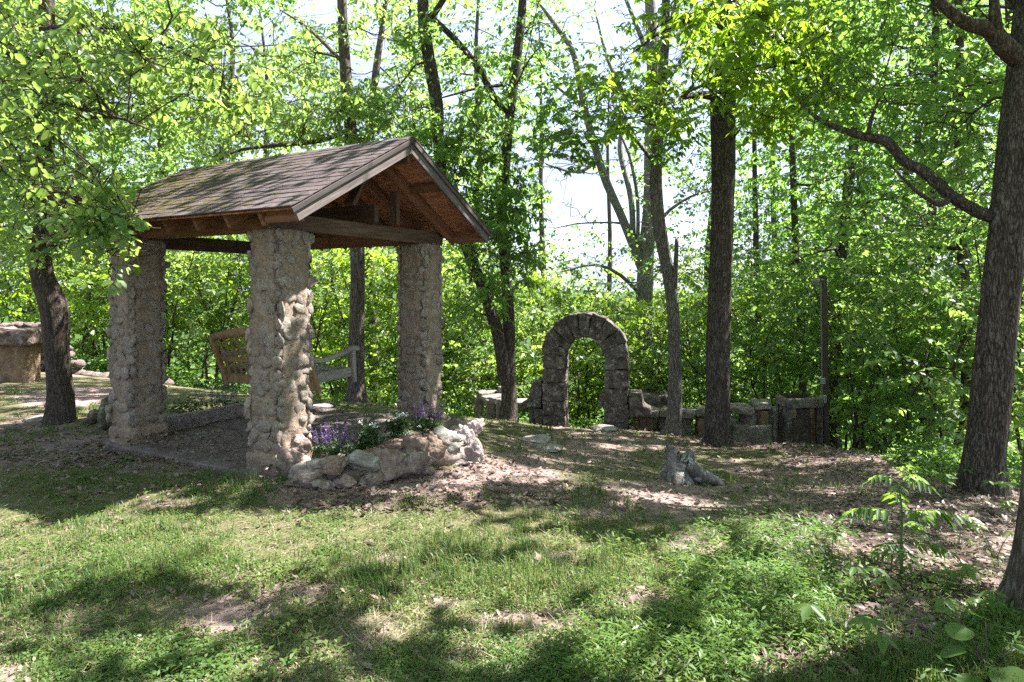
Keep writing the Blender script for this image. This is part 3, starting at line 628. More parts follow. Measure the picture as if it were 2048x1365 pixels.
for k in range(5):
    g = .006
    a, b, c, d = FP[k].copy(), FP[k+1].copy(), BP[k+1].copy(), BP[k].copy(); zz = (a[2]+b[2])/2
    e = unit((b-a)[:2]); a[:2] += e*g; d[:2] += e*g; b[:2] -= e*g; c[:2] -= e*g
    for q in (a, b, c, d): q[2] = zz
    poly_slab(br, 'seat_slab', [a, b, c, d], .13, ST_BENCH, 140+k)
for k, (px, Y, w, rz) in enumerate([(1290, 13.2, .28, 0), (1322, 13.25, .15, 0), (1372, 13.0, .16, 0), (1408, 12.85, .28, 0), (1455, 12.6, .2, .2), (1497, 12.5, .17, .5), (1520, 12.45, .15, .5), (1540, 12.55, .12, .6)]):
    x = (px-CX)/FOC*Y; zt = np.interp(px, [f[0] for f in front], [p[2] for p in FP])-.125; gz = float(ground_z(x, Y))-.05
    block(br, 'support', (x, Y, gz), w, .3, zt-gz, rz, ST_BENCH if k % 3 else ST_TAN, 150+k)
for k, (px0, px1, Y0, Y1) in enumerate([(1466, 1512, 12.25, 12.15), (1513, 1546, 12.15, 12.3)]):
    a = px3(px0, 850, Y0); b = px3(px1, 850, Y1); n = np.array([-(b-a)[1], (b-a)[0], 0]); n = unit(n)*.42
    P = [a, b, b+n, a+n]; zt = EYE-(852-HY)/FOC*12.2
    for q in P: q[2] = zt
    poly_slab(br, 'plinth_stone', P, .45, ST_BENCH, 160+k)
bl = thing('curved_bench', 'short curved stone bench with weathered grey slabs left of the arch', 'bench', tuple(px3(1000, 835, 13.6)), 0, 'curved stone benches')
fl = [(952, 782, 14.3), (962, 790, 13.9), (1003, 803, 13.4), (1060, 803, 13.5)]; bk = [(972, 775, 14.7), (998, 778, 14.3), (1022, 792, 13.95), (1062, 796, 13.95)]
for k in range(3):
    P = [px3(*fl[k]), px3(*fl[k+1]), px3(*bk[k+1]), px3(*bk[k])]; zz = np.mean([p[2] for p in P]) 
    zz = {0: -.56, 1: -.6, 2: -.66}[k]
    P = [np.array([p[0], p[1], zz]) for p in P]; poly_slab(bl, 'seat_slab', P, .13, ST_BENCH, 170+k)
for k, (px, Y, w) in enumerate([(958, 14.2, .16), (982, 13.8, .2), (1000, 13.6, .16), (1072, 13.5, .26)]):
    x = (px-CX)/FOC*Y; gz = float(ground_z(x, Y))-.08; block(bl, 'support', (x, Y, gz), w, .28, -.69-gz+(.04 if k < 3 else 0), 0, ST_BENCH, 180+k)
c = px3(1006, 778, 14.25); block(bl, 'back_stone', (c[0], c[1], -.58), .2, .16, .14, .3, ST_BENCH, 188)
# round table behind the right bench
tb = thing('stone_table', 'round drum shaped stone table behind the bench beside the arch', 'table', tuple(px3(1300, 830, 14.8)), 0)
tz = EYE-(787-HY)/FOC*14.8; ang = np.linspace(0, 2*math.pi, 19)[:-1]; tp = np.array(tb.location)
link('table_top', prism_mesh('table_top', [(.46*math.cos(a), .46*math.sin(a)) for a in ang], tz-.3-tp[2], tz-tp[2], ST_ARCH, 190, .02, 1, .03), tb)
link('pedestal', prism_mesh('pedestal', [(.28*math.cos(a), .28*math.sin(a)) for a in ang], -.4, tz-.3-tp[2], ST_ARCH, 191, .02, 1, .02), tb)
# grill
gp = px3(1600, 884, 12.4); gp[2] = float(ground_z(gp[0], gp[1])); gr = thing('stone_grill', 'square stone barbecue with an iron grate on top beside the post', 'grill', tuple(gp), .06)
top = EYE-(797-HY)/FOC*12.3-gp[2]
for s in (-1, 1): link('side_wall', prism_mesh('side_wall', [(s*.41-.07, -.3), (s*.41+.07, -.3), (s*.41+.07, .4), (s*.41-.07, .4)], -.1, top-.17, ST_ARCH, 200+s, .016, 3, .02), gr)
link('front_slab', prism_mesh('front_slab', [(-.34, -.22), (.34, -.22), (.34, -.12), (-.34, -.12)], -.1, top-.2, MORTAR_D, 203, .012, 4, .01), gr)
link('back_wall', prism_mesh('back_wall', [(-.34, .3), (.34, .3), (.34, .4), (-.34, .4)], -.1, top-.17, MORTAR_D, 205, .012, 3, .01), gr)
link('top_slab', prism_mesh('top_slab', [(-.5, -.36), (.5, -.36), (.5, .44), (-.5, .44)], top-.165, top, ST_BENCH, 204, .014, 5, .02), gr)
for x in (-.3, .19): link('corbel', prism_mesh('corbel', [(x-.05, top-.36), (x+.06, top-.36), (x+.07, top-.17), (x-.06, top-.17)], -.31, -.2, ST_TAN, 206, .008, 2, .015, 'y'), gr)
for k in range(17): board('grate_bar', (-.42+k*.042, -.16, top+.012), (-.42+k*.042, .3, top+.04), .014, .02, METAL, gr)
for x in (.19, .25):
    acc = Acc(); V, F, _, _ = tube([(x, -.3, -.05), (x, -.3, top-.36)], [.011, .011], 8, .3); acc.add2(V, F); link('pipe', acc.mesh('pipe', RUST, True), gr)
board('pipe_tie', (.17, -.305, top-.62), (.27, -.305, top-.62), .02, .02, RUST, gr)
gr.scale = (.7, .62, 1)
# utility post
pp = px3(1652, 882, 12.35); pp[2] = float(ground_z(pp[0], pp[1])); po = thing('utility_post', 'tall square wooden post with grey electrical boxes beside the stone grill', 'post', tuple(pp))
ht = EYE-(552-HY)/FOC*12.35-pp[2]
board('post', (0, 0, -.2), (-.05, 0, ht), .1, .1, W_POST, po, (0, 1, 0))
def zpx(py, Y=12.3): return EYE-(py-HY)/FOC*Y-pp[2]
board('junction_box', (-.105, -.1, zpx(768)), (-.105, -.1, zpx(756)), .075, .07, GALV, po, (0, 1, 0), .008)
board('junction_box', (-.105, -.1, zpx(806)), (-.105, -.1, zpx(790)), .11, .08, GALV, po, (0, 1, 0), .008)
acc = Acc(); V, F, _, _ = tube([(-.09, -.045, -.05), (-.1, -.06, zpx(790)), (-.11, -.06, zpx(700)), (-.125, -.06, zpx(560))], [.011]*4, 8, .4); acc.add2(V, F); link('conduit', acc.mesh('conduit', PVC, True), po)
fx = zpx(560); board('lamp_arm', (-.09, -.07, fx), (-.2, -.1, fx+.01), .03, .03, GALV, po)
acc = Acc(); V, F, _, _ = tube([(-.19, -.1, fx), (-.23, -.14, fx-.005), (-.28, -.2, fx-.02)], [.035, .05, .06], 10, .05); acc.add2(V, F); link('lamp_head', acc.mesh('lamp_head', GALV, True), po)
for (px, pt, pb, Y, lab, lean) in [(1157, 745, 852, 15.2, 'thin dark metal stake seen through the stone arch', .0), (1704, 775, 882, 12.0, 'thin dark leaning metal stake right of the wooden post', .14)]:
    a = px3(px, pb, Y); a[2] = min(a[2], float(ground_z(a[0], a[1])))-.02; b = px3(px, pt, Y)
    acc = Acc(); V, F, _, _ = tube([(0, 0, -.1), (lean, 0, b[2]-a[2])], [.024, .022], 8, .5); acc.add2(V, F)
    o = tag(link('metal_stake', acc.mesh('metal_stake', METAL, True)), lab, 'stake'); o.location = a

# ------------------------------------------------------------------ far left: table on a pier, rubble wall
lp = px3(38, 768, 11.7); lp[2] = float(ground_z(lp[0], lp[1])); lt = thing('stone_slab_table', 'thick rough stone slab table on a square tan pier at the far left', 'table', tuple(lp), .1)
zt = EYE-(657-HY)/FOC*11.6-lp[2]
link('pier', prism_mesh('pier', [(.29*math.cos(a)*(1+.16*abs(math.sin(2*a))), .26*math.sin(a)*(1+.16*abs(math.sin(2*a)))) for a in np.linspace(0, 2*math.pi, 17)[:-1]], -.1, zt-.28, ST_TAN, 210, .014, 4, .03), lt)
link('slab', prism_mesh('slab', [(-1.1, -.42), (-.25, -.44), (-.24, .4), (-1.1, .4)], zt-.27, zt, ST_SLAB, 211, .035, 4, .05), lt)
link('slab', prism_mesh('slab', [(-.235, -.45), (.42, -.43), (.44, .38), (-.23, .4)], zt-.29, zt-.02, ST_SLAB, 212, .03, 4, .05), lt)
wl = thing('rubble_wall', 'low rubble stone wall trailing off behind the left tree', 'wall', tuple(px3(110, 752, 13.4)))
WL = np.array(wl.location); r = np.random.default_rng(8)
WR = [rock_mesh('stone', 400+k, (1, 1, 1), ST_WALL, 2, 9, .2, 2.2) for k in range(8)]
wb = px3(-30, 750, 13.6); we = px3(168, 752, 13.2)
for j in range(8):
    zc = .0+j*.145; n = 13; 
    for k in range(n):
        t = (k+.5*(j % 2)+r.uniform(-.15, .15))/n; c = wb+(we-wb)*t; gz = float(ground_z(c[0], c[1])); lim = .98 if t < .68 else .98-(t-.68)*2.6
        if zc+.1 > lim: continue
        o = link('stone', WR[r.integers(8)], wl); o.location = np.array([c[0], c[1], gz+zc+.06])-WL; o.scale = (r.uniform(.17, .26), .32, r.uniform(.13, .2)); o.rotation_euler = (r.uniform(-.3, .3), r.uniform(-.3, .3), r.uniform(-.4, .4))
for k in range(11):
    px = 160+k*17+r.uniform(-4, 4); c = px3(px, 752+k*.8, 13.2); gz = float(ground_z(c[0], c[1])); s = r.uniform(.16, .3)
    o = link('stone', WR[k % 8], wl); o.location = np.array([c[0], c[1], gz+.02])-WL; o.scale = (s*1.3, .3, s*.8); o.rotation_euler = (0, 0, r.uniform(-.5, .5))

# ------------------------------------------------------------------ single rocks and flat stones
def rock(name, lab, cat, px, py, w, h, dep, mat, seed, group=None, sink=.35, Y=None):
    c = gpt(px, py); Wm = w/FOC*c[1]; Hm = h/FOC*c[1]
    o = tag(link(name, rock_mesh(name, seed, (Wm, dep, Hm), mat, 3, 12, .14, 2.3)), lab, cat, group); o.location = (c[0], c[1]+dep*.4, c[2]+Hm*(.5-sink)); return o
rock('boulder', 'mossy green rock wedged between the left tree and the left pillar', 'rock', 205, 862, 60, 74, .35, stone_mat('stone_mossy', (.06,.06,.04), (.13,.13,.09), (.24,.23,.19), .6, .5, (.36,.37,.32), .8), 501, sink=.12)
rock('boulder', 'small dark rock at the foot of the left tree beside the mossy one', 'rock', 178, 850, 34, 34, .25, ST_WALL, 502, sink=.15)
rock('flat_stone', 'pale round-topped rock lying in the grass behind the pavilion', 'rock', 638, 824, 52, 18, .3, ST_FLAT, 503, sink=.2)
rock('flat_stone', 'thin pale stone half sunk in grass between pavilion and right pillar', 'rock', 750, 836, 66, 12, .25, ST_FLAT, 504)
rock('flat_stone', 'flat bluish grey stone left of the foot of the left tree', 'rock', 62, 846, 46, 18, .3, ST_FLAT, 505)
rock('flat_stone', 'broad flat stone set in the ground left of the arch opening', 'rock', 1075, 885, 70, 16, .5, ST_FLAT, 506)
rock('flat_stone', 'pale flat stone at the foot of the right leg of the arch', 'rock', 1212, 862, 56, 18, .4, ST_FLAT, 507)
rock('flat_stone', 'worn flat stone sunk in the path below the arch', 'rock', 1095, 903, 80, 10, .4, ST_FLAT, 508)
rock('flat_stone', 'pale stone chip under the left end of the arch base', 'rock', 1078, 842, 14, 8, .1, ST_FLAT, 509)
rock('flat_stone', 'buried flat rock at the lower edge of the rock bed', 'rock', 590, 975, 60, 16, .3, ST_BED, 510)
# ------------------------------------------------------------------ stump
sc_ = gpt(1362, 962)
def stump():
    n, m = 36, 16; V = []; r = np.random.default_rng(3); a = np.linspace(0, 2*math.pi, n, endpoint=False)
    topz = .33+.1*np.cos(a-2.4)+.12*(vnoise(a*2.2, a*0, 5)-.5)+.07*(vnoise(a*6, a*0, 8)-.5)
    for j in range(m):
        t = j/(m-1); lob = 1+.28*(1-t)*np.cos(a*5+.6)+.16*(fbm(a*3, a*0+t*2.5, 4)-.5)*2
        rad = (.108+.12*(1-t)**1.8)*lob; z = -.08+(topz+.08)*t
        V.append(np.stack([rad*np.cos(a)*1.05-.05*t, rad*np.sin(a)*.85, z], -1))
    for q, dz in ((.6, -.05), (.3, -.12)):
        V.append(np.stack([.12*q*np.cos(a)-.05, .1*q*np.sin(a), topz+dz*1.3], -1))
    V = np.concatenate(V); k = len(V)//n; i = np.arange(k-1)[:, None]*n; jn = np.arange(n)[None]; kn = (jn+1) % n
    F = np.stack([i+jn, i+kn, i+n+kn, i+n+jn], -1).reshape(-1, 4)
    return V, F
LICH = stone_mat('stump_wood', (.055,.046,.042), (.16,.142,.136), (.3,.28,.278), .6, 1., (.48, .49, .5), .2)
sr = thing('tree_stump', 'jagged grey lichened tree stump with spreading root in the middle of the clearing', 'stump', tuple(sc_), .3)
V, F = stump(); link('stump_wood', mesh_np('stump_wood', V, F, LICH, True), sr)
for pts, rad in [([(.02, -.04, .16), (.16, -.1, .07), (.3, -.12, .02), (.42, -.13, -.05)], [.09, .075, .055, .03]), ([(-.1, -.1, .1), (-.16, -.2, .03), (-.24, -.26, -.04)], [.08, .06, .03]), ([(.08, 0, .18), (.12, .02, .27), (.11, .03, .31)], [.08, .07, .03])]:
    acc = Acc(); V, F, _, _ = tube(pts, rad, 12, .03, .35, 3); acc.add2(V, F); link('root' if pts[0][2] < .17 else 'splinter', acc.mesh('root', LICH, True), sr)
# fallen sticks
STK = [(1800, 985, 1905, 1003), (1560, 1010, 1640, 1028), (1700, 1052, 1760, 1040), (1010, 868, 1052, 884), (470, 1262, 548, 1205), (1180, 868, 1215, 852), (1900, 1010, 1960, 1075), (1490, 975, 1545, 968), (240, 1060, 200, 1075), (1060, 985, 1100, 1010)]
TWL = ['beyond the feathery sapling near the massive trunk', 'in leaf litter between stump and feathery sapling', 'just left of the feathery sapling stem', 'on the ground in front of the forked tree', 'at the edge of the bare dirt patch in the lawn', 'before the right leg of the arch', 'between feathery sapling and the cut off trunk', 'right of the stump roots', 'in the sunlit grass at the left', 'on bare dirt in front of the rock bed']
for k, (a, b, c, d) in enumerate(STK):
    p, q = gpt(a, b), gpt(c, d); acc = Acc(); m = (p+q)/2+np.array([random.uniform(-.04, .04), random.uniform(-.04, .04), .02])
    V, F, _, _ = tube([p+[0, 0, .008], m, q+[0, 0, .015]], [.011, .009, .005], 6, .06, .2, k); acc.add2(V, F)
    tag(link('fallen_twig', acc.mesh('fallen_twig', BARK_G, True, p)), 'thin bare fallen twig lying '+TWL[k], 'twig', 'fallen twigs on the ground').location = p
# ------------------------------------------------------------------ foliage machinery
# openings of the canopy (pixel ellipses, share of leaves kept)
GAPS = [(1145, 395, 85, 68, .14), (1090, 470, 50, 40, .6), (1240, 500, 40, 45, .65), (520, 60, 70, 55, .15), (480, 130, 50, 40, .25), (430, 15, 50, 30, .3), (640, 20, 60, 30, .3), (740, 110, 70, 70, .2),
        (960, 50, 60, 45, .3), (1240, 70, 110, 80, .3), (1110, 190, 80, 50, .4), (1390, 300, 28, 80, .3), (1400, 430, 50, 60, .5), (1790, 112, 45, 28, .2), (905, 215, 30, 40, .4), (700, 250, 40, 25, .35),
        (1040, 300, 40, 60, .5), (1210, 250, 60, 40, .4), (1560, 300, 40, 40, .6), (1340, 530, 40, 90, .6), (560, 175, 45, 30, .4), (900, 30, 40, 30, .3), (1220, 440, 50, 50, .55)]
def gapkeep(P, r, mul=1.):
    px, py = topx(P); k = np.ones(len(P))
    for (cx, cy_, rx, ry, kp) in GAPS:
        wob = .35*(fbm(px/60, py/60, 3)-.5)*2; d = np.hypot((px-cx)/rx, (py-cy_)/ry)+wob
        k = np.minimum(k, kp*mul+(1-kp*mul)*sst(.75, 1.1, d))
    return r.random(len(P)) < k
# pools of sun on the ground: crown leaves in their light are dropped (pixel ellipses)
LITP = [(640, 1320, 130, 26, .7), (1250, 1285, 90, 20, .6), (1400, 1200, 60, 14, .6), (820, 1260, 60, 14, .6), (1120, 1220, 70, 16, .6), (1500, 1330, 70, 16, .5), (300, 1075, 400, 75, 1), (80, 1010, 180, 40, .95), (80, 1130, 220, 60, .9), (690, 1050, 210, 42, 1), (930, 1050, 120, 36, .8), (430, 1245, 90, 22, .95), (330, 1320, 190, 40, .75), (980, 1340, 130, 34, .85), (80, 1250, 130, 40, .55), (1060, 1075, 120, 40, .95),
        (1100, 1040, 70, 24, .9), (950, 945, 90, 30, .95), (880, 985, 90, 16, .7), (1150, 965, 110, 20, .7), (1300, 995, 70, 15, .9), (1500, 1075, 190, 22, .8), (1350, 1100, 90, 30, .7), (1790, 1115, 180, 20, .95), (1330, 1140, 70, 12, .8), (1640, 925, 130, 8, .9), (1560, 918, 90, 8, .8),
        (1160, 845, 50, 14, 1), (1240, 862, 50, 6, .8), (400, 785, 90, 18, .9), (60, 800, 90, 18, .9), (170, 795, 70, 16, .9), (1130, 900, 130, 10, .6), (1920, 1010, 50, 10, .4), (945, 880, 36, 50, 1), (1480, 940, 60, 6, .6), (630, 1000, 90, 14, .6), (250, 955, 220, 16, .55), (820, 810, 60, 10, .5),
        (1370, 920, 40, 30, .7), (1355, 800, 30, 30, .5), (1560, 1240, 50, 14, .5), (1720, 1180, 60, 14, .4), (1900, 1340, 80, 14, .5), (600, 1290, 100, 20, .3), (760, 1200, 60, 16, .3)]
SUNV = np.array(SUN)
DARKV = [(1790, 1000, 3.8, .3), (1790, 1080, 3.8, .3), (585, 640, 5.85, .35), (585, 760, 5.85, .35), (575, 880, 5.85, .35), (835, 620, 7.7, .35), (835, 760, 7.7, .35)]  # spots held in shade: the sun-pool thinning of leaves is off here
# sunlit spots on leaves, stone and bark: crown leaves above are thinned for them
LITV = [(1560, 700, 14.5, 1.1, .7), (1690, 740, 13.4, .9, .7), (1800, 690, 12, 1.3, .7), (1910, 640, 11, 1.2, .6), (1600, 480, 16, 1.6, .6), (1780, 820, 11, .9, .6), (1500, 600, 16, 1.3, .6)]+[(x, 640, 17, 1.7, .8) for x in range(340, 1460, 130)]+[(x, 560, 21, 2.2, .7) for x in range(340, 1460, 150)]+[(1172, 740, 13.2, 1.1, .5), (1700, 640, 14, 1.2, .5), (636, 815, 5.95, .27, .97), (945, 880, 6.4, .45, .97), (1258, 745, 13.1, .55, .9), (1358, 775, 12.2, .4, .9), (700, 360, 5.9, .9, .6), (1800, 560, 13, 1.6, .6), (1900, 420, 12, 1.4, .5), (1300, 225, 9.3, .75, .9), (1580, 90, 9.4, 1.0, .75), (1530, 235, 9.8, .5, .9), (1400, 90, 10, .7, .6), (330, 150, 7.5, 1.4, .6), (200, 400, 6.4, .7, .5)]
def lit_at(P):
    """share of sunlight that should pass a leaf at P, from where its shadow falls"""
    G = P.copy(); z = np.zeros(len(P))
    for _ in range(3):
        t = (P[:, 2]-z)/SUNV[2]; G = P-t[:, None]*SUNV; z = ground_z(G[:, 0], G[:, 1], False)
    px, py = topx(G); wob = .7*(fbm(G[:, 0]*2.2, G[:, 1]*2.2, 17)-.5)+.75*(fbm(G[:, 0]*5.5, G[:, 1]*6.5, 19, 2)-.5); m = np.zeros(len(P))
    for (cx, cy_, rx, ry, s) in LITP:
        d = np.hypot((px-cx)/rx, (py-cy_)/ry)+wob; m = np.maximum(m, s*sst(1.0, .88, d))
    m = np.maximum(m, .9*sst(.59, .615, fbm(G[:, 0]*1.9+7, G[:, 1]*2.4, 27, 3)-.04*(px > 1600)))
    m = np.where(G[:, 1] < 1.2, 0, m)
    # the roof of the pavilion
    t = (P[:, 2]-2.75)/SUNV[2]; R = P-t[:, None]*SUNV; u, v = pav_uv(R[:, 0], R[:, 1]); on = (u > -.7) & (u < 1.3) & (v > -.8) & (v < 3.0)
    f = fbm(R[:, 0]*3.2, R[:, 1]*3.2, 12); rl = .93*sst(.40, .55, f+.16*(v < 1.3)-.04)
    for (cx, cy_, Y, rad) in DARKV:
        c = px3(cx, cy_, Y); q = P-c; t = q@SUNV; d = np.linalg.norm(q-t[:, None]*SUNV, axis=1); m = np.where(d < rad, 0, m)
    m = np.where(on, np.maximum(rl, m*.2), m)
    for (cx, cy_, Y, rad, k) in LITV:
        c = px3(cx, cy_, Y); q = P-c; t = q@SUNV; d = np.linalg.norm(q-t[:, None]*SUNV, axis=1); m = np.maximum(m, np.where((t > .35*rad) & (d < rad), k, 0))
    return m
class Leaves:
    def __init__(s): s.b = []; s.a = []; s.n = []; s.L = []; s.w = []; s.r = []
    def add(s, b, a, n, L, w, r): s.b.append(b); s.a.append(a); s.n.append(n); s.L.append(L); s.w.append(w); s.r.append(r)
    def cat(s): return [np.concatenate(x) for x in (s.b, s.a, s.n, s.L, s.w, s.r)]
def leaf_geo(b, a, n, L, w, fine, droop=.12, fold=.1):
    a = unit(a); n = unit(n-a*(n*a).sum(-1, keepdims=True)); s = np.cross(n, a); L = L[:, None]; w = w[:, None]
    if not fine:
        V = np.stack([b, b+a*L*.48+s*w*.5+n*w*fold, b+a*L-n*L*droop, b+a*L*.48-s*w*.5+n*w*fold], 1)
        return V.reshape(-1, 3), [np.arange(len(b)*4).reshape(-1, 4)], 4
    V = np.stack([b, b+a*L*.3+s*w*.46+n*w*fold, b+a*L*.66+s*w*.36+n*(w*fold*.7-L*droop*.3), b+a*L-n*L*droop, b+a*L*.66-s*w*.36+n*(w*fold*.7-L*droop*.3), b+a*L*.3-s*w*.46+n*w*fold], 1)
    k = np.arange(len(b))[:, None]*6; return V.reshape(-1, 3), [np.concatenate([k+[0, 1, 2, 3], k+[0, 3, 4, 5]])], 6
def leaves_mesh(name, data, mat, fine=False, off=(0, 0, 0), **kw):
    b, a, n, L, w, r = data; V, F, k = leaf_geo(b, a, n, L, w, fine, **kw)
    return mesh_np(name, V-np.asarray(off), F, mat, False, {'rnd': np.repeat(r, k)})
def sprays(lv, C, r, K=14, L=.6, leaf=.09, wr=.6, style='alt', droop=.15, flat=.3, tone=0., head=None):
    """leafy twigs centred on C; returns the twig ends"""
    S = len(C); th = r.uniform(0, 2*math.pi, S) if head is None else head+r.normal(0, .7, S); dr = r.normal(droop, .25, S); Ls = L*r.uniform(.7, 1.25, S)
    d = np.stack([np.cos(th)*np.cos(dr), np.sin(th)*np.cos(dr), -np.sin(dr)], -1); s = unit(np.cross(d, [0, 0, 1.])); up = np.cross(s, d)
    ro = r.normal(0, .4, S)[:, None]; s, up = s*np.cos(ro)+up*np.sin(ro), up*np.cos(ro)-s*np.sin(ro)
    if style == 'alt':
        t = (np.arange(K)+.6)/K; side = np.where(np.arange(K) % 2, 1., -1.)
        t = t[None]+r.uniform(-.04, .04, (S, K)); ang = r.normal(.95, .25, (S, K)); ang[:, -1] *= .1
        B = C[:, None]+d[:, None]*((t-.5)*Ls[:, None])[..., None]
        Ax = d[:, None]*np.cos(ang)[..., None]+s[:, None]*(side*np.sin(ang))[..., None]+up[:, None]*r.normal(0, .2, (S, K, 1))
    else:   # leaflets in fans at a few nodes
        K = max(1, K//5)*5
        M = max(1, K//5); node = np.repeat(np.arange(M), 5)[:K]; fan = np.tile(np.linspace(-1.35, 1.35, 5), M)[:K]
        t = ((node+1)/M)[None]*np.ones((S, 1)); base = r.normal(0, .9, (S, M))[:, node]; base[:, -5:] *= .2
        ang = base+fan[None]+r.normal(0, .12, (S, K))
        B = C[:, None]+d[:, None]*((t-.5)*Ls[:, None])[..., None]+(d[:, None]*np.cos(base)[..., None]+s[:, None]*np.sin(base)[..., None])*.05
        Ax = d[:, None]*np.cos(ang)[..., None]+s[:, None]*np.sin(ang)[..., None]
    Ax = unit(Ax)-np.array([0, 0, 1.])*r.uniform(.1, .75, Ax.shape[:2]+(1,)); Nn = up[:, None]+r.normal(0, flat, Ax.shape)
    KK = Ax.shape[1]; lf = leaf*r.uniform(.5, 1.3, (S, KK)); rn = np.clip(r.uniform(0, 1, (S, 1))*.55+r.uniform(0, .45, (S, KK))+tone, 0, 1)
    B = B+unit(Ax)*(.012)
    lv.add(B.reshape(-1, 3), unit(Ax).reshape(-1, 3), Nn.reshape(-1, 3), lf.ravel(), (lf*wr*r.uniform(.85, 1.15, lf.shape)).ravel(), rn.ravel())
    return C-d*Ls[:, None]*.5, C+d*Ls[:, None]*.5
def wander(p, q, r, amp=.08, n=4, sag=0.):
    p = np.asarray(p, float); q = np.asarray(q, float); t = np.linspace(0, 1, n+1)[:, None]; L = np.linalg.norm(q-p)
    P = p+(q-p)*t; P[1:-1] += r.normal(0, amp*L, (n-1, 3)); P[:, 2] += sag*L*np.sin(t[:, 0]*math.pi); return P
DENS = 1.5
class Tree:
    """root Empty > trunk, limb ..., twigs, crown"""
    def __init__(s, name, label, base, bark, seed, group=None, cat='tree'):
        s.root = thing(name, label, cat, tuple(base), 0, group); s.o = np.array(base, float); s.bark = bark; s.r = np.random.default_rng(seed); s.seed = seed
        s.S = []; s.R = []; s.lv = Leaves(); s.tw = Acc(); s.nt = 0; s.fine = Leaves()
    def stem(s, pts, radii, name='trunk', n=14, step=.12, rough=.13, flare=0.):
        V, F, C, r = tube(pts, radii, n, step, rough, s.seed+len(s.S), flare); acc = Acc(); acc.add2(V, F)
        link(name, acc.mesh(name, s.bark, True, s.o), s.root); s.S.append(C); s.R.append(r); return C
    def branch(s, q, r0=None, sag=.06, thin=.3, low=0, pick=None):
        C = np.concatenate(s.S); R = np.concatenate(s.R); d = np.linalg.norm(C-q, axis=1)+np.maximum(0, C[:, 2]-q[2])*.9+np.where(R < .012, 1., 0)
        i = int(np.argmin(d)); L = np.linalg.norm(C[i]-q); r0 = r0 or min(R[i]*.6, .012+.011*L)
        V, F, P, rr = tube(wander(C[i], q, s.r, .09, 4, sag), np.linspace(r0, .006, 5), 5, .3); s.tw.add2(V, F); s.S.append(P); s.R.append(rr); return P
    def foliage(s, C, sub=8, tw=2, **kw):
        """sprays at points C, joined to the tree by branchlets"""
        pu, pv = pav_uv(C[:, 0], C[:, 1]); C = C[~((pu > -.72) & (pu < 3.0) & (pv > -1.1) & (pv < 3.2) & (C[:, 2] < 3.5))]
        if not len(C): return
        r = s.r; k = max(1, len(C)//sub); ends = C[r.permutation(len(C))[:k]]
        for e in ends: s.branch(e+np.array([0, 0, -.05]))
        base, tip = sprays(s.lv, C, r, **kw)
        if tw == 0: return
        if tw == 1:
            V, F = prisms(base, tip, .005, .002); s.tw.add(V, F); return
        M = np.concatenate(s.S); j = np.empty(len(base), int)
        for a in range(0, len(base), 2000): j[a:a+2000] = np.argmin(((base[a:a+2000, None]-M[None])**2).sum(-1), 1)
        near = M[j]; g = np.linalg.norm(near-base, axis=1); mid = (near+base)/2-np.array([0, 0, 1.])*g[:, None]*.06
        for p0, p1, a, b in ((near, mid, .006, .005), (mid, base, .005, .004), (base, tip, .004, .0015)):
            V, F = prisms(p0, p1, a, b); s.tw.add(V, F)
    def blob(s, px, py, rx, ry, Y0, Y1, n, gap=1., **kw):
        n = int(n*DENS); r = s.r; a = r.uniform(0, 2*math.pi, n); q = np.sqrt(r.uniform(0, 1, n)); qx = px+rx*q*np.cos(a); qy = py+ry*q*np.sin(a); Y = r.uniform(Y0, Y1, n)
        C = np.stack([(qx-CX)/FOC*Y, Y, EYE-(qy-HY)/FOC*Y], -1)
        if gap is not None: C = C[gapkeep(C, r, gap)]
        C = C[C[:, 2] > ground_z(C[:, 0], C[:, 1], False)+.3]
        s.foliage(C, **kw)
    def done(s, mat, fine=False, single=0, smat=None, shade=None, **kw):
        if s.tw.n: 
            o = link('twigs', s.tw.mesh('twigs', s.bark, True, s.o), s.root, 'stuff')
        if not s.lv.b: return s
        D = s.lv.cat()
        px, py = topx(D[0]); inside = (px > -20) & (px < 2068) & (py > -25) & (py < 1390) & (D[0][:, 1] > .5)
        m = lit_at(D[0]); keep = s.r.random(len(m)) > np.where(inside, m*(LEAFCUT if shade is None else shade), m*.995)  # leaves dropped so that chosen pools of sun get through
        # nothing grows through the roof
        u, v = pav_uv(D[0][:, 0], D[0][:, 1]); keep &= ~((u > -.75) & (u < 2.8) & (v > -.85) & (v < 3.1) & (D[0][:, 2] < 3.4))
        D = [x[keep] for x in D]; inside = inside[keep]
        if single:
            size = np.where(inside, D[3]/np.maximum(D[0][:, 1], .3), 0); idx = np.argsort(-size)[:single]; msk = np.ones(len(size), bool); msk[idx] = False
            V, F, k = leaf_geo(np.zeros((1, 3)), np.array([[1., 0, 0]]), np.array([[0, 0, 1.]]), np.array([1.]), np.array([D[4][0]/D[3][0]]), True, **kw)
            me = mesh_np('leaf', V, F, smat)
            for i in idx:
                a = unit(D[1][i]); nn = unit(D[2][i]-a*(D[2][i]@a)); sd = np.cross(nn, a); o = link('leaf', me, s.root); L = D[3][i]
                o.matrix_local = Matrix(((*(a*L)[:1], *(sd*L)[:1], *(nn*L)[:1], D[0][i][0]-s.o[0]), (a[1]*L, sd[1]*L, nn[1]*L, D[0][i][1]-s.o[1]), (a[2]*L, sd[2]*L, nn[2]*L, D[0][i][2]-s.o[2]), (0, 0, 0, 1)))
            D = [x[msk] for x in D]
        link('crown', leaves_mesh('crown', D, mat, fine, s.o, **kw), s.root, 'stuff'); s.nleaf = len(D[0]); return s
LEAFCUT = .7
def PX(*pts): return [px3(*p) for p in pts]
def onground(px, py, Y):
    p = px3(px, py, Y); p[2] = float(ground_z(p[0], p[1])); return p
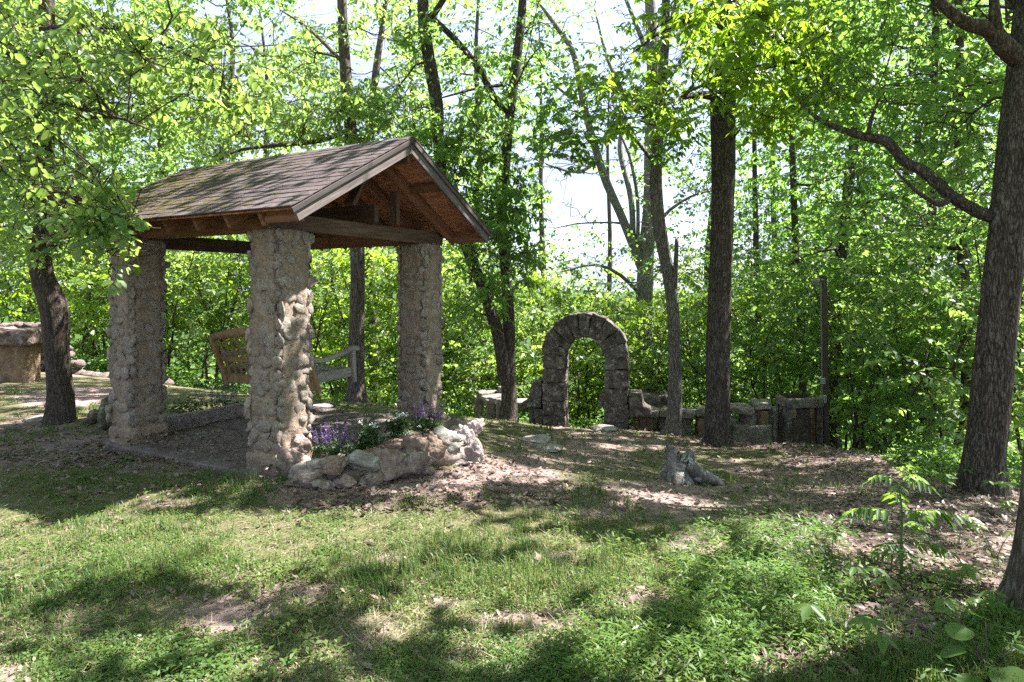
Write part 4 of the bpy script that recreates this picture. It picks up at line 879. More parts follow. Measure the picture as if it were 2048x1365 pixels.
SHADE = {}   # unseen overhead sprays added for shade, filled per tree below
def overhead(tr, n, cx, cy_, rad, z0, z1, **kw):
    """unseen crown sprays above the picture, added for the shade they cast"""
    r = tr.r; a = r.uniform(0, 2*math.pi, n); q = rad*np.sqrt(r.uniform(0, 1, n)); z = r.uniform(z0, z1, n)
    C = np.stack([cx+q*np.cos(a), cy_+q*np.sin(a), z], -1); px, py = topx(C); inside = (px > -60) & (px < 2110) & (py > -40) & (C[:, 1] > .5)
    C = C[~inside]; tr.foliage(C, sub=22, tw=0, **kw)

# ------------------------------------------------------------------ the trees standing in the clearing
b = onground(120, 850, 8.1)
T = Tree('leafy_tree', 'leaning brown tree with big heart shaped leaves hanging before the left pillar', b, BARK_L, 21)
tr = [b-[0, 0, .12], px3(122, 790, 8.1), px3(113, 700, 8.05), px3(106, 610, 8.0), px3(82, 545, 7.95), px3(86, 450, 7.95), px3(90, 300, 8.0), px3(96, 170, 8.05), px3(93, 20, 8.1), px3(96, -200, 8.2), px3(100, -500, 8.4)]
T.stem(tr, [.15, .135, .132, .15, .12, .098, .095, .095, .08, .065, .04], n=24, flare=.55)
T.stem(PX((86, 170, 8.02), (50, 125, 7.9), (5, 85, 7.7), (-60, 20, 7.4), (-140, -80, 7)), [.095, .085, .075, .06, .03], 'limb')
T.stem(PX((95, 60, 8.05), (170, 50, 7.6), (240, 55, 7.3), (330, 90, 7.2), (420, 130, 7.4)), [.045, .035, .03, .02, .01], 'limb', 8)
T.stem(PX((88, 420, 7.95), (140, 400, 7.2), (200, 405, 6.6), (250, 430, 6.2)), [.04, .03, .018, .008], 'limb', 8)
T.stem(PX((96, 260, 8.0), (150, 240, 7.4), (230, 235, 6.9), (300, 260, 6.8)), [.04, .03, .018, .008], 'limb', 8)
K = dict(K=12, L=.5, leaf=.094, wr=.66, droop=.35)
for bb in [(110, 110, 200, 150, 6.2, 9, 120), (330, 150, 200, 130, 6.4, 9, 120), (130, 320, 150, 130, 6, 8.8, 95), (190, 415, 100, 55, 5.8, 7.2, 30), (55, 470, 110, 60, 6, 8, 24), (150, 500, 70, 34, 6, 7.2, 7), (215, 500, 50, 36, 5.6, 6.2, 7), (245, 560, 18, 14, 5.4, 5.8, 1), (225, 425, 48, 55, 5.2, 5.8, 13), (170, 430, 60, 40, 5.2, 6, 8), (490, 130, 110, 110, 7, 9.5, 36), (270, 330, 60, 50, 6.4, 7.6, 16), (30, 250, 90, 200, 5.5, 8, 50)]: T.blob(*bb, **K)
overhead(T, 330, -4.2, 7, 4.2, 4.6, 9.5, K=14, L=.7, leaf=.13, wr=.7)
T.done(L_LIGHT, True, 300, L_LIGHT_O, .12, droop=.16, fold=.12)

b = onground(1440, 894, 11.4)
T = Tree('hickory_tree', 'thick straight dark trunk in front of the curved bench right of centre', b, BARK_D, 22)
T.stem([b-[0, 0, .15]]+PX((1436, 860, 11.4), (1436, 760, 11.4), (1440, 600, 11.4), (1444, 450, 11.35), (1447, 300, 11.3), (1447, 205, 11.25), (1455, 110, 11.2), (1462, 0, 11.2), (1470, -200, 11.2), (1480, -500, 11.2), (1490, -800, 11.2)), [.235, .21, .2, .195, .19, .195, .21, .175, .16, .14, .1, .05], n=40, flare=.5)
T.stem(PX((1440, 205, 11.25), (1424, 192, 11.0), (1385, 192, 10.4), (1340, 205, 9.9), (1300, 235, 9.5)), [.13, .085, .04, .03, .012], 'limb', 8)
T.stem(PX((1452, 130, 11.2), (1520, 135, 10.4), (1600, 125, 9.8), (1650, 160, 9.6), (1690, 195, 9.5)), [.06, .045, .03, .02, .01], 'limb', 8)
T.stem(PX((1458, 60, 11.2), (1400, 40, 10.6), (1330, 60, 10.2), (1260, 110, 10)), [.06, .04, .025, .01], 'limb', 8)
K = dict(K=15, L=.55, leaf=.15, wr=.42, style='fan', droop=.3)
for bb in [(1300, 225, 95, 45, 8.6, 10, 34), (1500, 60, 170, 70, 8.4, 11, 66), (1600, 140, 150, 80, 8.4, 11, 66), (1380, 130, 130, 70, 9, 12, 40), (1530, 235, 45, 45, 9, 10.5, 16), (1250, 150, 80, 60, 9.5, 12, 16), (1560, 40, 120, 50, 8, 10, 30), (1440, 190, 30, 40, 9, 10, 6), (1350, 40, 90, 50, 9, 12, 20)]: T.blob(*bb, **K, gap=1.6)
overhead(T, 300, 4.2, 10.6, 4.6, 6.2, 11, K=20, L=.9, leaf=.22, wr=.5, style='fan')
T.done(L_YEL, True, 300, L_YEL_O, .3, droop=.15, fold=.12)

b = onground(1347, 870, 12.3)
T = Tree('hickory_tree', 'slimmer grey lichened trunk standing in front of the round stone table', b, BARK_G, 23)
T.stem([b-[0, 0, .12]]+PX((1350, 840, 12.3), (1350, 740, 12.3), (1346, 620, 12.3), (1335, 540, 12.3), (1320, 460, 12.3), (1312, 370, 12.3), (1314, 290, 12.3), (1322, 200, 12.3), (1330, 60, 12.3), (1335, -200, 12.3), (1340, -500, 12.3)), [.17, .135, .12, .115, .11, .115, .11, .105, .095, .08, .06, .03], n=28, flare=.6)
T.stem(PX((1347, 600, 12.3), (1352, 520, 12.2), (1354, 478, 12.2)), [.07, .045, .035], 'limb', 8)
K = dict(K=15, L=.55, leaf=.13, wr=.45, style='fan', droop=.25)
for bb in [(1180, 220, 100, 80, 10.5, 12.5, 44), (1290, 130, 110, 90, 11, 13, 30), (1130, 320, 60, 40, 10.5, 12, 12), (1330, 270, 50, 50, 11, 12.4, 14), (1110, 260, 60, 50, 10.5, 12.5, 16)]: T.blob(*bb, **K, gap=1.8)
overhead(T, 130, 2.2, 11.5, 3.4, 6.8, 11, K=16, L=.9, leaf=.2, wr=.5, style='fan')
T.done(L_MID, True, droop=.15)

b = onground(1015, 840, 12.6)
T = Tree('forked_tree', 'forked tree with two dark stems rising behind the pavilion gable', b, BARK_D, 24)
T.stem([b-[0, 0, .12]]+PX((1018, 800, 12.6), (1016, 740, 12.6), (1018, 660, 12.6), (1012, 540, 12.6), (1004, 430, 12.6), (1012, 320, 12.6), (1022, 215, 12.6), (1034, 110, 12.6), (1044, 20, 12.6), (1056, -200, 12.6), (1066, -480, 12.6)), [.17, .15, .14, .12, .11, .105, .1, .095, .085, .08, .06, .03], n=14, flare=.4)
T.stem(PX((1010, 760, 12.55), (1000, 690, 12.45), (982, 620, 12.3), (960, 560, 12.2), (930, 490, 12.1), (895, 400, 12.0), (878, 300, 12), (874, 215, 12), (855, 100, 12), (846, 10, 12), (850, -200, 12), (858, -400, 12)), [.13, .12, .115, .115, .11, .105, .1, .12, .11, .1, .07, .03], 'trunk')
T.stem(PX((1018, 225, 12.6), (985, 190, 12.4), (960, 140, 12.2), (920, 90, 12.1), (885, 55, 12), (858, 30, 12)), [.085, .075, .065, .06, .055, .05], 'limb', 10)
T.stem(PX((852, 50, 12), (880, 10, 11.9), (910, -40, 11.8)), [.08, .06, .05], 'limb', 8)
T.stem(PX((1005, 170, 12.4), (950, 178, 12), (905, 190, 11.7), (870, 200, 11.5)), [.035, .028, .02, .01], 'limb', 8)
K = dict(K=14, L=.55, leaf=.12, wr=.5, droop=.35)
for bb in [(880, 170, 140, 150, 10.8, 13, 120), (980, 340, 110, 120, 10.8, 13, 110), (1000, 520, 85, 90, 11, 12.8, 75), (760, 250, 110, 70, 10.5, 13, 80), (1060, 130, 100, 110, 11, 14, 55), (945, 620, 70, 50, 11, 12.6, 22), (1010, 430, 80, 60, 10.5, 12, 40), (930, 260, 90, 50, 10.4, 11.5, 34)]: T.blob(*bb, **K)
overhead(T, 150, 1.7, 7.7, 1.7, 6.6, 9.5, K=16, L=.9, leaf=.2, wr=.5)  # unseen sprays added in the sun's path to shade the pillar face
overhead(T, 200, .2, 11, 4.2, 6.6, 11, K=16, L=.9, leaf=.2, wr=.5)
T.done(L_MID, True, droop=.15)

b = onground(712, 806, 12.0)
T = Tree('tall_tree', 'straight brown trunk with flared foot standing behind the swing', b, BARK, 25)
T.stem([b-[0, 0, .12]]+PX((712, 770, 12), (714, 650, 12), (714, 505, 12), (704, 300, 12), (692, 150, 12), (684, 0, 12), (676, -250, 12), (670, -550, 12)), [.2, .155, .14, .13, .115, .1, .085, .06, .03], n=28, flare=.6)
T.stem(PX((700, 260, 12), (640, 282, 11.6), (560, 290, 11.2), (480, 300, 11), (440, 320, 10.8)), [.05, .045, .04, .03, .012], 'limb', 8)
T.stem(PX((690, 130, 12), (620, 60, 12.5), (560, 20, 13)), [.04, .03, .012], 'limb', 8)
K = dict(K=14, L=.55, leaf=.11, wr=.55, droop=.3)
for bb in [(600, 160, 130, 120, 11, 14, 90), (500, 250, 130, 50, 10.4, 14, 60), (690, 230, 110, 60, 10.8, 13, 50), (760, 60, 90, 60, 11, 14, 26), (420, 280, 80, 40, 10.5, 13, 28)]: T.blob(*bb, **K)
overhead(T, 180, -3, 11.5, 4, 6.6, 11, K=16, L=.9, leaf=.2, wr=.5)
T.done(L_LIGHT, True, shade=.1, droop=.15)

b = onground(1966, 985, 6.8)
T = Tree('oak_tree', 'massive rough barked trunk leaning right at the edge of the woods', b, BARK_D, 26)
T.stem([b-[0, 0, .15]]+PX((1968, 940, 6.8), (1978, 840, 6.8), (1992, 700, 6.8), (2008, 540, 6.8), (2022, 400, 6.8), (2040, 240, 6.8), (2058, 80, 6.8), (2080, -150, 6.8), (2110, -500, 6.8), (2140, -900, 6.9)), [.2, .182, .175, .173, .172, .172, .17, .165, .145, .11, .05], n=44, step=.07, flare=.55)
T.stem(PX((2015, 440, 6.8), (1960, 425, 6.9), (1900, 390, 7.1), (1850, 345, 7.25), (1810, 325, 7.35), (1775, 285, 7.45), (1735, 275, 7.5), (1690, 262, 7.6), (1640, 240, 7.7), (1600, 205, 7.8)), [.08, .07, .062, .06, .053, .055, .047, .04, .028, .012], 'limb', 10, .07, .22)
T.stem(PX((2058, 130, 6.8), (2010, 95, 6.7), (1980, 60, 6.7), (1930, 45, 6.6), (1880, 5, 6.6), (1840, -30, 6.6)), [.105, .092, .08, .058, .046, .034], 'limb', 10, .07, .22)
T.stem(PX((1995, 70, 6.7), (1990, 30, 6.6), (1985, -40, 6.6)), [.062, .05, .035], 'limb', 8)
T.stem(PX((1900, 395, 7.1), (1880, 410, 6.9), (1830, 380, 6.8), (1780, 330, 6.8)), [.035, .03, .02, .008], 'limb', 8)
T.stem(PX((1735, 275, 7.5), (1745, 230, 7.4), (1770, 170, 7.3)), [.03, .02, .008], 'limb', 8)
K = dict(K=14, L=.5, leaf=.1, wr=.55, droop=.25)
for bb in [(1860, 120, 190, 110, 7, 10, 90), (1950, 300, 110, 170, 7.2, 10, 80), (1790, 400, 170, 100, 8.5, 12, 80), (1720, 60, 120, 60, 7.5, 10, 36), (1700, 220, 90, 60, 7.4, 10, 30), (1860, 260, 110, 80, 7.6, 10, 40)]: T.blob(*bb, **K)
overhead(T, 420, 6.4, 7.2, 4.8, 4.2, 9.5, K=18, L=.9, leaf=.19, wr=.55)
T.done(L_MID, True, shade=.3, droop=.15)

b = onground(2100, 1190, 3.35)
T = Tree('oak_tree', 'rough grey barked trunk cut off by the right edge of the picture', b, BARK, 27)
T.stem([b-[0, 0, .1], b+[.01, 0, .12], b+[.035, 0, .45], b+[.1, .02, 1.2], b+[.2, .05, 2.4], b+[.35, .1, 4.5], b+[.5, .2, 7]], [.2, .165, .15, .14, .13, .1, .05], n=44, step=.05, flare=.45)
overhead(T, 420, 4.6, 3.0, 4.6, 4.6, 9.0, K=18, L=.9, leaf=.19, wr=.55)
overhead(T, 320, 1.2, 4.2, 3.6, 5.6, 9.0, K=18, L=.9, leaf=.19, wr=.55)
T.done(L_MID, False)
for k, (x, y, hh) in enumerate([(-7.5, 2.2, 9), (7.8, -1.5, 10), (-2.8, -3.2, 10)]):
    b = np.array([x, y, float(ground_z(x, y))]); T = Tree('oak_tree', ['broad tree left of the clearing whose crown shades the lawn', 'tall tree behind the viewer on the right side of the clearing', 'tall tree behind the viewer on the left side of the clearing'][k], b, BARK, 30+k)
    T.stem([b-[0, 0, .1], b+[.05, .1, 2], b+[.1, .1, 5], b+[.1, .2, hh]], [.24, .2, .15, .04], n=12, step=.3, flare=.3)
    overhead(T, 230, x, y, 4.6, 4.8, 9.5, K=18, L=.9, leaf=.19, wr=.55); T.done(L_MID, False)

# pale bare-limbed tree beyond the arch
b = onground(1288, 720, 18.5)
T = Tree('sycamore_tree', 'tall pale grey tree with many bare limbs beyond the arch', b, BARK_S, 40)
T.stem([b-[0, 0, .2]]+PX((1288, 620, 18.5), (1293, 500, 18.5), (1300, 400, 18.5), (1303, 250, 18.5), (1306, 120, 18.5), (1300, 0, 18.5), (1296, -200, 18.5), (1292, -500, 18.5)), [.26, .24, .21, .2, .19, .17, .14, .1, .04], n=12, step=.3)
for pts, rr in [(PX((1285, 540, 18.5), (1250, 450, 18.2), (1215, 370, 18), (1192, 300, 17.8), (1165, 200, 17.6), (1148, 110, 17.4), (1110, 50, 17.3), (1080, 10, 17.2)), [.14, .12, .115, .11, .1, .08, .06, .03]),
                (PX((1266, 490, 18.3), (1262, 400, 18.6), (1240, 300, 18.8), (1250, 200, 19), (1215, 120, 19), (1190, 20, 19)), [.09, .08, .075, .06, .05, .03]),
                (PX((1195, 320, 17.8), (1160, 345, 17.4), (1110, 335, 17), (1060, 315, 16.8)), [.05, .04, .03, .01]),
                (PX((1275, 500, 18.4), (1275, 400, 18), (1258, 310, 17.7), (1235, 260, 17.5)), [.06, .05, .04, .02]),
                (PX((1305, 220, 18.5), (1330, 120, 18.3), (1345, 30, 18.2), (1370, -60, 18)), [.09, .07, .05, .03]),
                (PX((1300, 120, 18.5), (1268, 40, 18.4), (1240, -30, 18.3)), [.09, .06, .04]),
                (PX((1298, 470, 18.5), (1340, 420, 18.2), (1390, 390, 18), (1440, 380, 17.8)), [.06, .045, .03, .01]),
                (PX((1165, 210, 17.6), (1110, 170, 17.3), (1060, 90, 17)), [.05, .035, .012]), (PX((1300, 330, 18.5), (1350, 290, 18.3), (1410, 270, 18)), [.05, .03, .01]),
                (PX((1290, 600, 18.5), (1240, 550, 18), (1190, 530, 17.6), (1120, 545, 17.2)), [.06, .05, .035, .012])]: T.stem(pts, rr, 'limb', 7, .3)
DENS = .9
K = dict(K=8, L=.8, leaf=.11, wr=.8, droop=.3)
for bb in [(1170, 440, 130, 110, 16.5, 20, 60), (1350, 420, 80, 130, 17, 20, 60), (1270, 300, 60, 120, 17, 19, 30), (1120, 160, 130, 140, 16.5, 19, 70), (1290, 40, 150, 60, 17, 19, 30), (1230, 540, 120, 40, 17, 19, 40), (1430, 330, 60, 100, 17, 19, 30)]: T.blob(*bb, **K, gap=3.)
r = T.r
for _ in range(70):
    q = px3(r.uniform(1060, 1420), r.uniform(-10, 420), r.uniform(17, 19)); T.branch(q, .014)
T.done(L_MID, False, shade=0)
# ------------------------------------------------------------------ woods behind
MARKS = [(30, 'at the far left edge'), (110, 'left of the leaning left tree'), (225, 'between the left tree and the left pillar'), (330, 'behind the left pillar'), (505, 'between the left and middle pillars'), (620, 'behind the middle pillar'), (710, 'between middle pillar and the trunk behind the swing'), (795, 'between the trunk behind the swing and right pillar'), (885, 'behind the right pillar'),
         (960, 'just right of the right pillar'), (1030, 'behind the forked tree'), (1090, 'between the forked tree and the arch'), (1135, 'behind the left leg of the arch'), (1205, 'seen through the arch opening'), (1262, 'behind the right leg of the arch'), (1330, 'behind the round stone table'), (1415, 'between the two bench trunks'), (1470, 'behind the thick straight trunk'),
         (1545, 'behind the right end of the bench'), (1640, 'behind the stone grill'), (1690, 'just right of the wooden post'), (1750, 'beside the leaning stake'), (1830, 'midway between post and massive trunk'), (1930, 'just left of the massive leaning trunk'), (2020, 'behind the massive leaning trunk'), (9999, 'at the far right edge')]
def where(px): return next(w for a, w in MARKS if px <= a)
BGT = [(-60, 20, .15), (60, 24, .16), (180, 20, .14), (330, 25, .16), (450, 21, .15), (560, 27, .17), (757, 20, .15), (830, 29, .17), (940, 26, .16), (1085, 34, .18), (1210, 38, .18), (1420, 27, .16), (1520, 22, .12), (1600, 19, .11), (1725, 24, .15), (1850, 14.5, .09),
       (1925, 13, .1), (2060, 15, .14), (1668, 16.5, .14), (2150, 19, .16), (-150, 15, .16), (1560, 31, .17), (250, 33, .18), (1640, 27, .15), (1800, 20, .14), (1000, 40, .18), (680, 36, .18), (1950, 24, .16)]
WORDS = {}
for k, (px, Y, rad) in enumerate(BGT):
    b = onground(px, 700, Y); r = np.random.default_rng(600+k); right = px > 1480; mid = 1040 < px < 1450
    lab = ('slender dark forest tree on the slope right of the wooden post' if right else 'tall forest tree glimpsed through foliage beyond the stone arch' if mid else 'tall bright leaved forest tree on the slope behind the pavilion')
    lab = ('nearer ' if Y < 18 else 'far ' if Y > 28 else '')+('slender dark' if right else 'tall thin')+' forest tree '+where(px)
    T = Tree('forest_tree', lab, b, BARK_D if right else BARK, 600+k, 'forest trees on the slope')
    topz = r.uniform(11, 15)+(2 if Y > 25 else 0); lean = r.normal(0, .5, 2)
    P = [b-[0, 0, .2]]+[b+np.array([lean[0]*t+r.normal(0, .12), lean[1]*t, (topz-b[2])*t]) for t in (.2, .4, .6, .8, 1)]
    if k == 6: P = [b-[0, 0, .2]]+PX((735, 420, 20), (742, 250, 20), (752, 140, 20), (772, 0, 20), (790, -200, 20))
    T.stem(P, [rad*1.15, rad, rad*.9, rad*.75, rad*.5, .03], n=9, step=.5)
    n = int((1150 if not (mid or right) else 700 if mid else 980)*(1 if Y < 30 else .9)); zlo = b[2]+2.5; zt = topz+1; R = 3.4 if Y < 30 else 4.2
    z = r.uniform(0, 1, n)**.8*(zt-zlo)+zlo; f = (z-zlo)/(zt-zlo); rr = R*np.sqrt(np.clip(1.05-(f*1.6-.55)**2, .1, 1))*np.sqrt(r.uniform(0, 1, n)); a = r.uniform(0, 6.283, n)
    C = np.stack([b[0]+lean[0]*f+rr*np.cos(a), b[1]+rr*np.sin(a)*.8, z], -1)
    # clumps: leave uneven hollows in the crown
    h = np.array([noise.noise(Vector(c)*.75+Vector((k*9, 0, 0))) for c in C]); C = C[h > (-.12 if not mid else .0)]
    px_, py_ = topx(C); C = C[(py_ > -60) & (px_ > -120) & (px_ < 2170) & (C[:, 1] > 12.6)]; C = C[gapkeep(C, r, 1.)]
    C = C[C[:, 2] > ground_z(C[:, 0], C[:, 1], False)+.6]
    T.foliage(C, sub=22, tw=1, K=15, L=.95, leaf=.155 if Y < 26 else .2, wr=.68, droop=.2, tone=.12 if not right else 0)
    if k in (14, 15, 16): overhead(T, 400, b[0]-(.6 if k > 14 else 5.2), b[1]-(1.5 if k > 14 else 11), 4.4, 6.8, 11.5, K=18, L=.9, leaf=.2, wr=.55)  # unseen sprays added away from the trunk to shade the middle ground
    T.done((L_MID if k % 3 else L_LIGHT) if not right else (L_DARK if k % 3 else L_MID), False, shade=.4)

# saplings and bushes that close the edge of the clearing
EDGE = [(-20, 15.2, 3.6), (70, 16.5, 4.2), (150, 15, 3.4), (215, 17, 4.4), (300, 15.5, 3.6), (360, 16.5, 4.4), (420, 15.4, 4), (480, 17, 4.6), (540, 15.6, 4.2), (600, 16.4, 4.6), (660, 15.2, 4), (740, 15.4, 4.2), (800, 16.6, 4.8), (860, 15.2, 4), (905, 16.4, 4.6),
        (950, 17.4, 4.6), (990, 15.8, 3.6), (1050, 16.8, 4.2), (1100, 17.8, 4.4), (1160, 18.4, 4.4), (1180, 16.4, 3.2), (1230, 17.2, 4.0), (1290, 16, 3.6), (1350, 17, 4.4), (1400, 15.6, 3.8), (1460, 16.6, 4.6), (1500, 14.8, 4), (1560, 15.6, 5), (1610, 14.2, 4), (1680, 15, 5),
        (1700, 13.2, 4), (1740, 14, 5.4), (1790, 12.6, 4.4), (1840, 12.2, 4.6), (1880, 11, 3.2), (1930, 11.6, 4.6), (2000, 10.4, 3.8), (2060, 11, 4.6), (1730, 12.2, 2.6), (1820, 11, 2.2), (2040, 9.2, 2.4), (1900, 10, 2.0), (100, 20, 6), (300, 21, 6.5), (500, 22, 6.5), (700, 21, 6.5), (880, 22, 6.5), (1000, 24, 7), (1150, 26, 6.5),
        (1300, 24, 6.5), (1430, 21, 6.5), (1560, 20, 7), (1700, 18, 7), (1850, 16, 7), (1980, 15, 7), (640, 17.6, 3), (270, 16, 2.6), (1120, 15.8, 2.2), (980, 15.2, 2.2), (1250, 15.6, 2.2)]+[(-30, 25, 9), (130, 27, 9.5), (240, 24, 9), (400, 27, 9.5), (520, 24, 9), (620, 28, 9.5), (760, 25, 9), (860, 27, 9.5), (960, 29, 9.5), (1070, 28, 8.5), (1180, 31, 8.5), (1290, 29, 9), (1400, 26, 9), (1480, 28, 10), (1600, 25, 10), (1700, 24, 10), (1820, 22, 10)]
for k, (px, Y, h) in enumerate(EDGE):
    b = onground(px, 800, Y); r = np.random.default_rng(800+k); right = px > 1480; mid = 1040 < px <= 1480
    lab = ('dark leaved sapling in the thicket right of the wooden post' if right else 'thin stemmed sapling in the bright thicket behind arch and benches' if mid else 'thin stemmed sapling in the yellow green thicket behind the pavilion')
    lab = ('low bushy' if h < 3 else 'far layered' if h > 8 else 'tall leafy' if h > 5.5 else 'thin stemmed')+' sapling in the '+('dark' if right else 'bright')+' thicket '+where(px)
    T = Tree('sapling', lab, b, BARK_D, 800+k, 'saplings in the thicket', 'sapling')
    ns = 1 if h < 3 else int(r.integers(1, 4)); tops = []
    for s in range(ns):
        l = r.normal(0, .22, 2)*h; tp = b+np.array([l[0], l[1], h*r.uniform(.8, 1.05)]); T.stem(wander(b-[0, 0, .1]+np.array([r.normal(0, .12), r.normal(0, .1), 0]), tp, r, .03), np.linspace(.02+.004*h, .008, 5), 'trunk', 6, .3, 0)
    n = int(50*h*(.85 if h > 5 else 1.)*(.75 if h > 8 else 1.)*(.62 if right and h < 6 else .85 if mid and h < 6 else 1.)); zlo = .5 if h < 5 else 1.0; f = r.uniform(0, 1, n)**.85; z = b[2]+zlo+(h*1.06-zlo)*f; R = (.6+.25*h)*(1.15-f*.45); a = r.uniform(0, 6.283, n); q = R*np.sqrt(r.uniform(0.02, 1, n))
    C = np.stack([b[0]+q*np.cos(a)*1.25, b[1]+q*np.sin(a)*.7, z], -1); hh = np.array([noise.noise(Vector(c)*1.2) for c in C]); C = C[hh > -.22]
    C = C[C[:, 2] > ground_z(C[:, 0], C[:, 1], False)+.12]; C = C[gapkeep(C, r, 1.)]
    C = C[C[:, 1] > (14.3 if px < 1480 else 8)]
    cx_, cy2 = topx(C); C = C[~((cx_ < 1690) & (cx_ > 1440) & (C[:, 1] < 13.4))]
    T.foliage(C, sub=14, tw=1, K=13, L=.65 if h < 8 else .95, leaf=.14 if h < 8 else .19, wr=.62, droop=.15, flat=.25, tone=.1 if not right else -.05)
    T.done((L_YEL if k % 5 in (0, 2) else L_LIGHT) if not right else (L_MID if k % 3 == 0 else L_LIGHT), False, shade=.1)

# the far wood that reads as one mass
r = np.random.default_rng(77); lv = Leaves(); n = 5200
Yf = r.uniform(36, 75, n); xf = r.uniform(-.95, .95, n)*Yf*.86; zg = ground_z(xf, Yf, False); hf = r.uniform(0, 1, n)**.8*(11.5+5*fbm(xf/6, Yf/6, 5))
C = np.stack([xf, Yf, zg+hf], -1); C = C[gapkeep(C, r, 1.)]
sprays(lv, C, r, K=16, L=2.2, leaf=.42, wr=.7, droop=.2, flat=.4)
link('far_wood', leaves_mesh('far_wood', lv.cat(), L_LIGHT), kind='stuff')
# low cover on the slope edge at the right and behind the benches
lv = Leaves(); n = 2600; px = r.uniform(1640, 2120, n); Y = r.uniform(7.6, 12.5, n); x = (px-CX)/FOC*Y; z = ground_z(x, Y)
pyy = HY+FOC*(EYE-z)/Y; ok = (px > 1700+ (11-Y)*35) & ((px > 1780) | (Y > 12.5)) & (Y > 7.4); C = np.stack([x, Y, z+r.uniform(.05, .4, n)*sst(0, 2, (px-1690-(11-Y)*35)/60)], -1)[ok]
sprays(lv, C, r, K=9, L=.28, leaf=.07, wr=.6, droop=0, flat=.3)
n = 5000; px = r.uniform(-80, 2100, n); Y = 14.2+16*r.uniform(0, 1, n)**2; x = (px-CX)/FOC*Y; z = ground_z(x, Y); C = np.stack([x, Y, z+r.uniform(.05, .45, n)], -1)
sprays(lv, C, r, K=9, L=.35, leaf=.085, wr=.6, droop=0, flat=.3)
link('undergrowth', leaves_mesh('undergrowth', lv.cat(), L_MID), kind='stuff')

# ------------------------------------------------------------------ small planted flowers and seedlings
def salvia(px, py, Y, w, hgt, lab, seed, mat=F_PURPLE, nsp=20, group='salvia clumps'):
    b = px3(px, py, Y); r = np.random.default_rng(seed); root = thing('salvia_plant', lab, 'flower plant', tuple(b), 0, group); lv = Leaves(); n = 46
    a = r.uniform(0, 6.283, n); q = w*.5*np.sqrt(r.uniform(0, 1, n)); C = np.stack([q*np.cos(a), q*np.sin(a)*.7, r.uniform(.02, hgt*.38, n)], -1)
    sprays(lv, C, r, K=11, L=.12, leaf=.045, wr=.4, droop=-.5, flat=.5); link('foliage', leaves_mesh('foliage', lv.cat(), L_SHRUB), root, 'stuff')
    for k in range(nsp):
        a = r.uniform(0, 6.283); q = w*.48*math.sqrt(r.uniform(0, 1)); p0 = np.array([q*math.cos(a), q*math.sin(a)*.6, hgt*.25]); p1 = p0+np.array([r.normal(0, .03)+p0[0]*.2, r.normal(0, .03), hgt*r.uniform(.35, .85)]); acc = Leaves()
        m = 34; t = np.linspace(.25, 1, m); B = p0+(p1-p0)*t[:, None]; an = r.uniform(0, 6.283, m); ax = np.stack([np.cos(an), np.sin(an), r.uniform(.1, .6, m)], -1); rad = .012*(1.15-t)+.004
        acc.add(B, ax, np.tile([0, 0, 1.], (m, 1))+r.normal(0, .4, (m, 3)), rad*1.9, rad*1.3, r.random(m)); o = link('flower_spike', leaves_mesh('flower_spike', acc.cat(), mat), root)
        A2 = Acc(); V, F = prisms(p0[None], p1[None], .0025, .0015); A2.add(V, F); link('stem', A2.mesh('stem', STEM), o)
salvia(668, 910, 5.95, .36, .29, 'purple salvia clump nearest the middle pillar in the rock bed', 1)
salvia(852, 860, 6.75, .34, .30, 'purple salvia clump against the foot of the right pillar', 2)
def white(px, py, Y, w, hgt, lab, seed, nf, cat='flower plant'):
    b = px3(px, py, Y); r = np.random.default_rng(seed); root = thing('bedding_plant', lab, cat, tuple(b)); lv = Leaves(); n = 60
    a = r.uniform(0, 6.283, n); q = w*.5*np.sqrt(r.uniform(0, 1, n)); z = r.uniform(.02, 1, n); C = np.stack([q*np.cos(a)*(1-.4*z), q*np.sin(a)*(1-.4*z), z*hgt*.8], -1)
    sprays(lv, C, r, K=9, L=.12, leaf=.05, wr=.36, droop=-.6, flat=.5); link('foliage', leaves_mesh('foliage', lv.cat(), L_SHRUB if nf else L_SHRUB), root, 'stuff')
    for k in range(nf):
        c = np.array([r.normal(0, w*.26), r.normal(0, w*.2), hgt*r.uniform(.72, 1.0)]); m = 16; lf = Leaves(); an = r.uniform(0, 6.283, m); ax = np.stack([np.cos(an), np.sin(an), r.uniform(0, .8, m)], -1)
        lf.add(c+r.normal(0, .012, (m, 3)), ax, np.tile([0, -.3, 1.], (m, 1))+r.normal(0, .4, (m, 3)), np.full(m, .022), np.full(m, .018), r.random(m)); link('flower_head', leaves_mesh('flower_head', lf.cat(), F_WHITE), root)
white(738, 896, 6.25, .26, .25, 'leafy green bedding plant with sparse white tips between salvia and white phlox', 3, 3)
white(795, 878, 6.5, .26, .24, 'white flowered bedding plant in front of the right pillar', 4, 5)
for k, (u, v, h, lab) in enumerate([(.38, 2.62, .34, 'dark green bushy plant behind the kerb next to the left pillar'), (.85, 2.62, .36, 'dark green bushy plant at the middle of the shaded kerb')]):
    q = P3(u, v, .02); x, y = topx(np.array(q)); white(float(x), float(y), q[1], .5, h, lab, 10+k, 0, 'bush')
q = P3(1.3, 2.6, .04); x, y = topx(np.array(q)); salvia(float(x), float(y), q[1], .45, .5, 'tall salvia clump in shade behind the swing beyond the kerb', 12, leaf_mat('petal_shade', [(.16,.14,.28),(.2,.17,.32)], [(.2,.16,.34),(.24,.2,.38)], .3), 22)

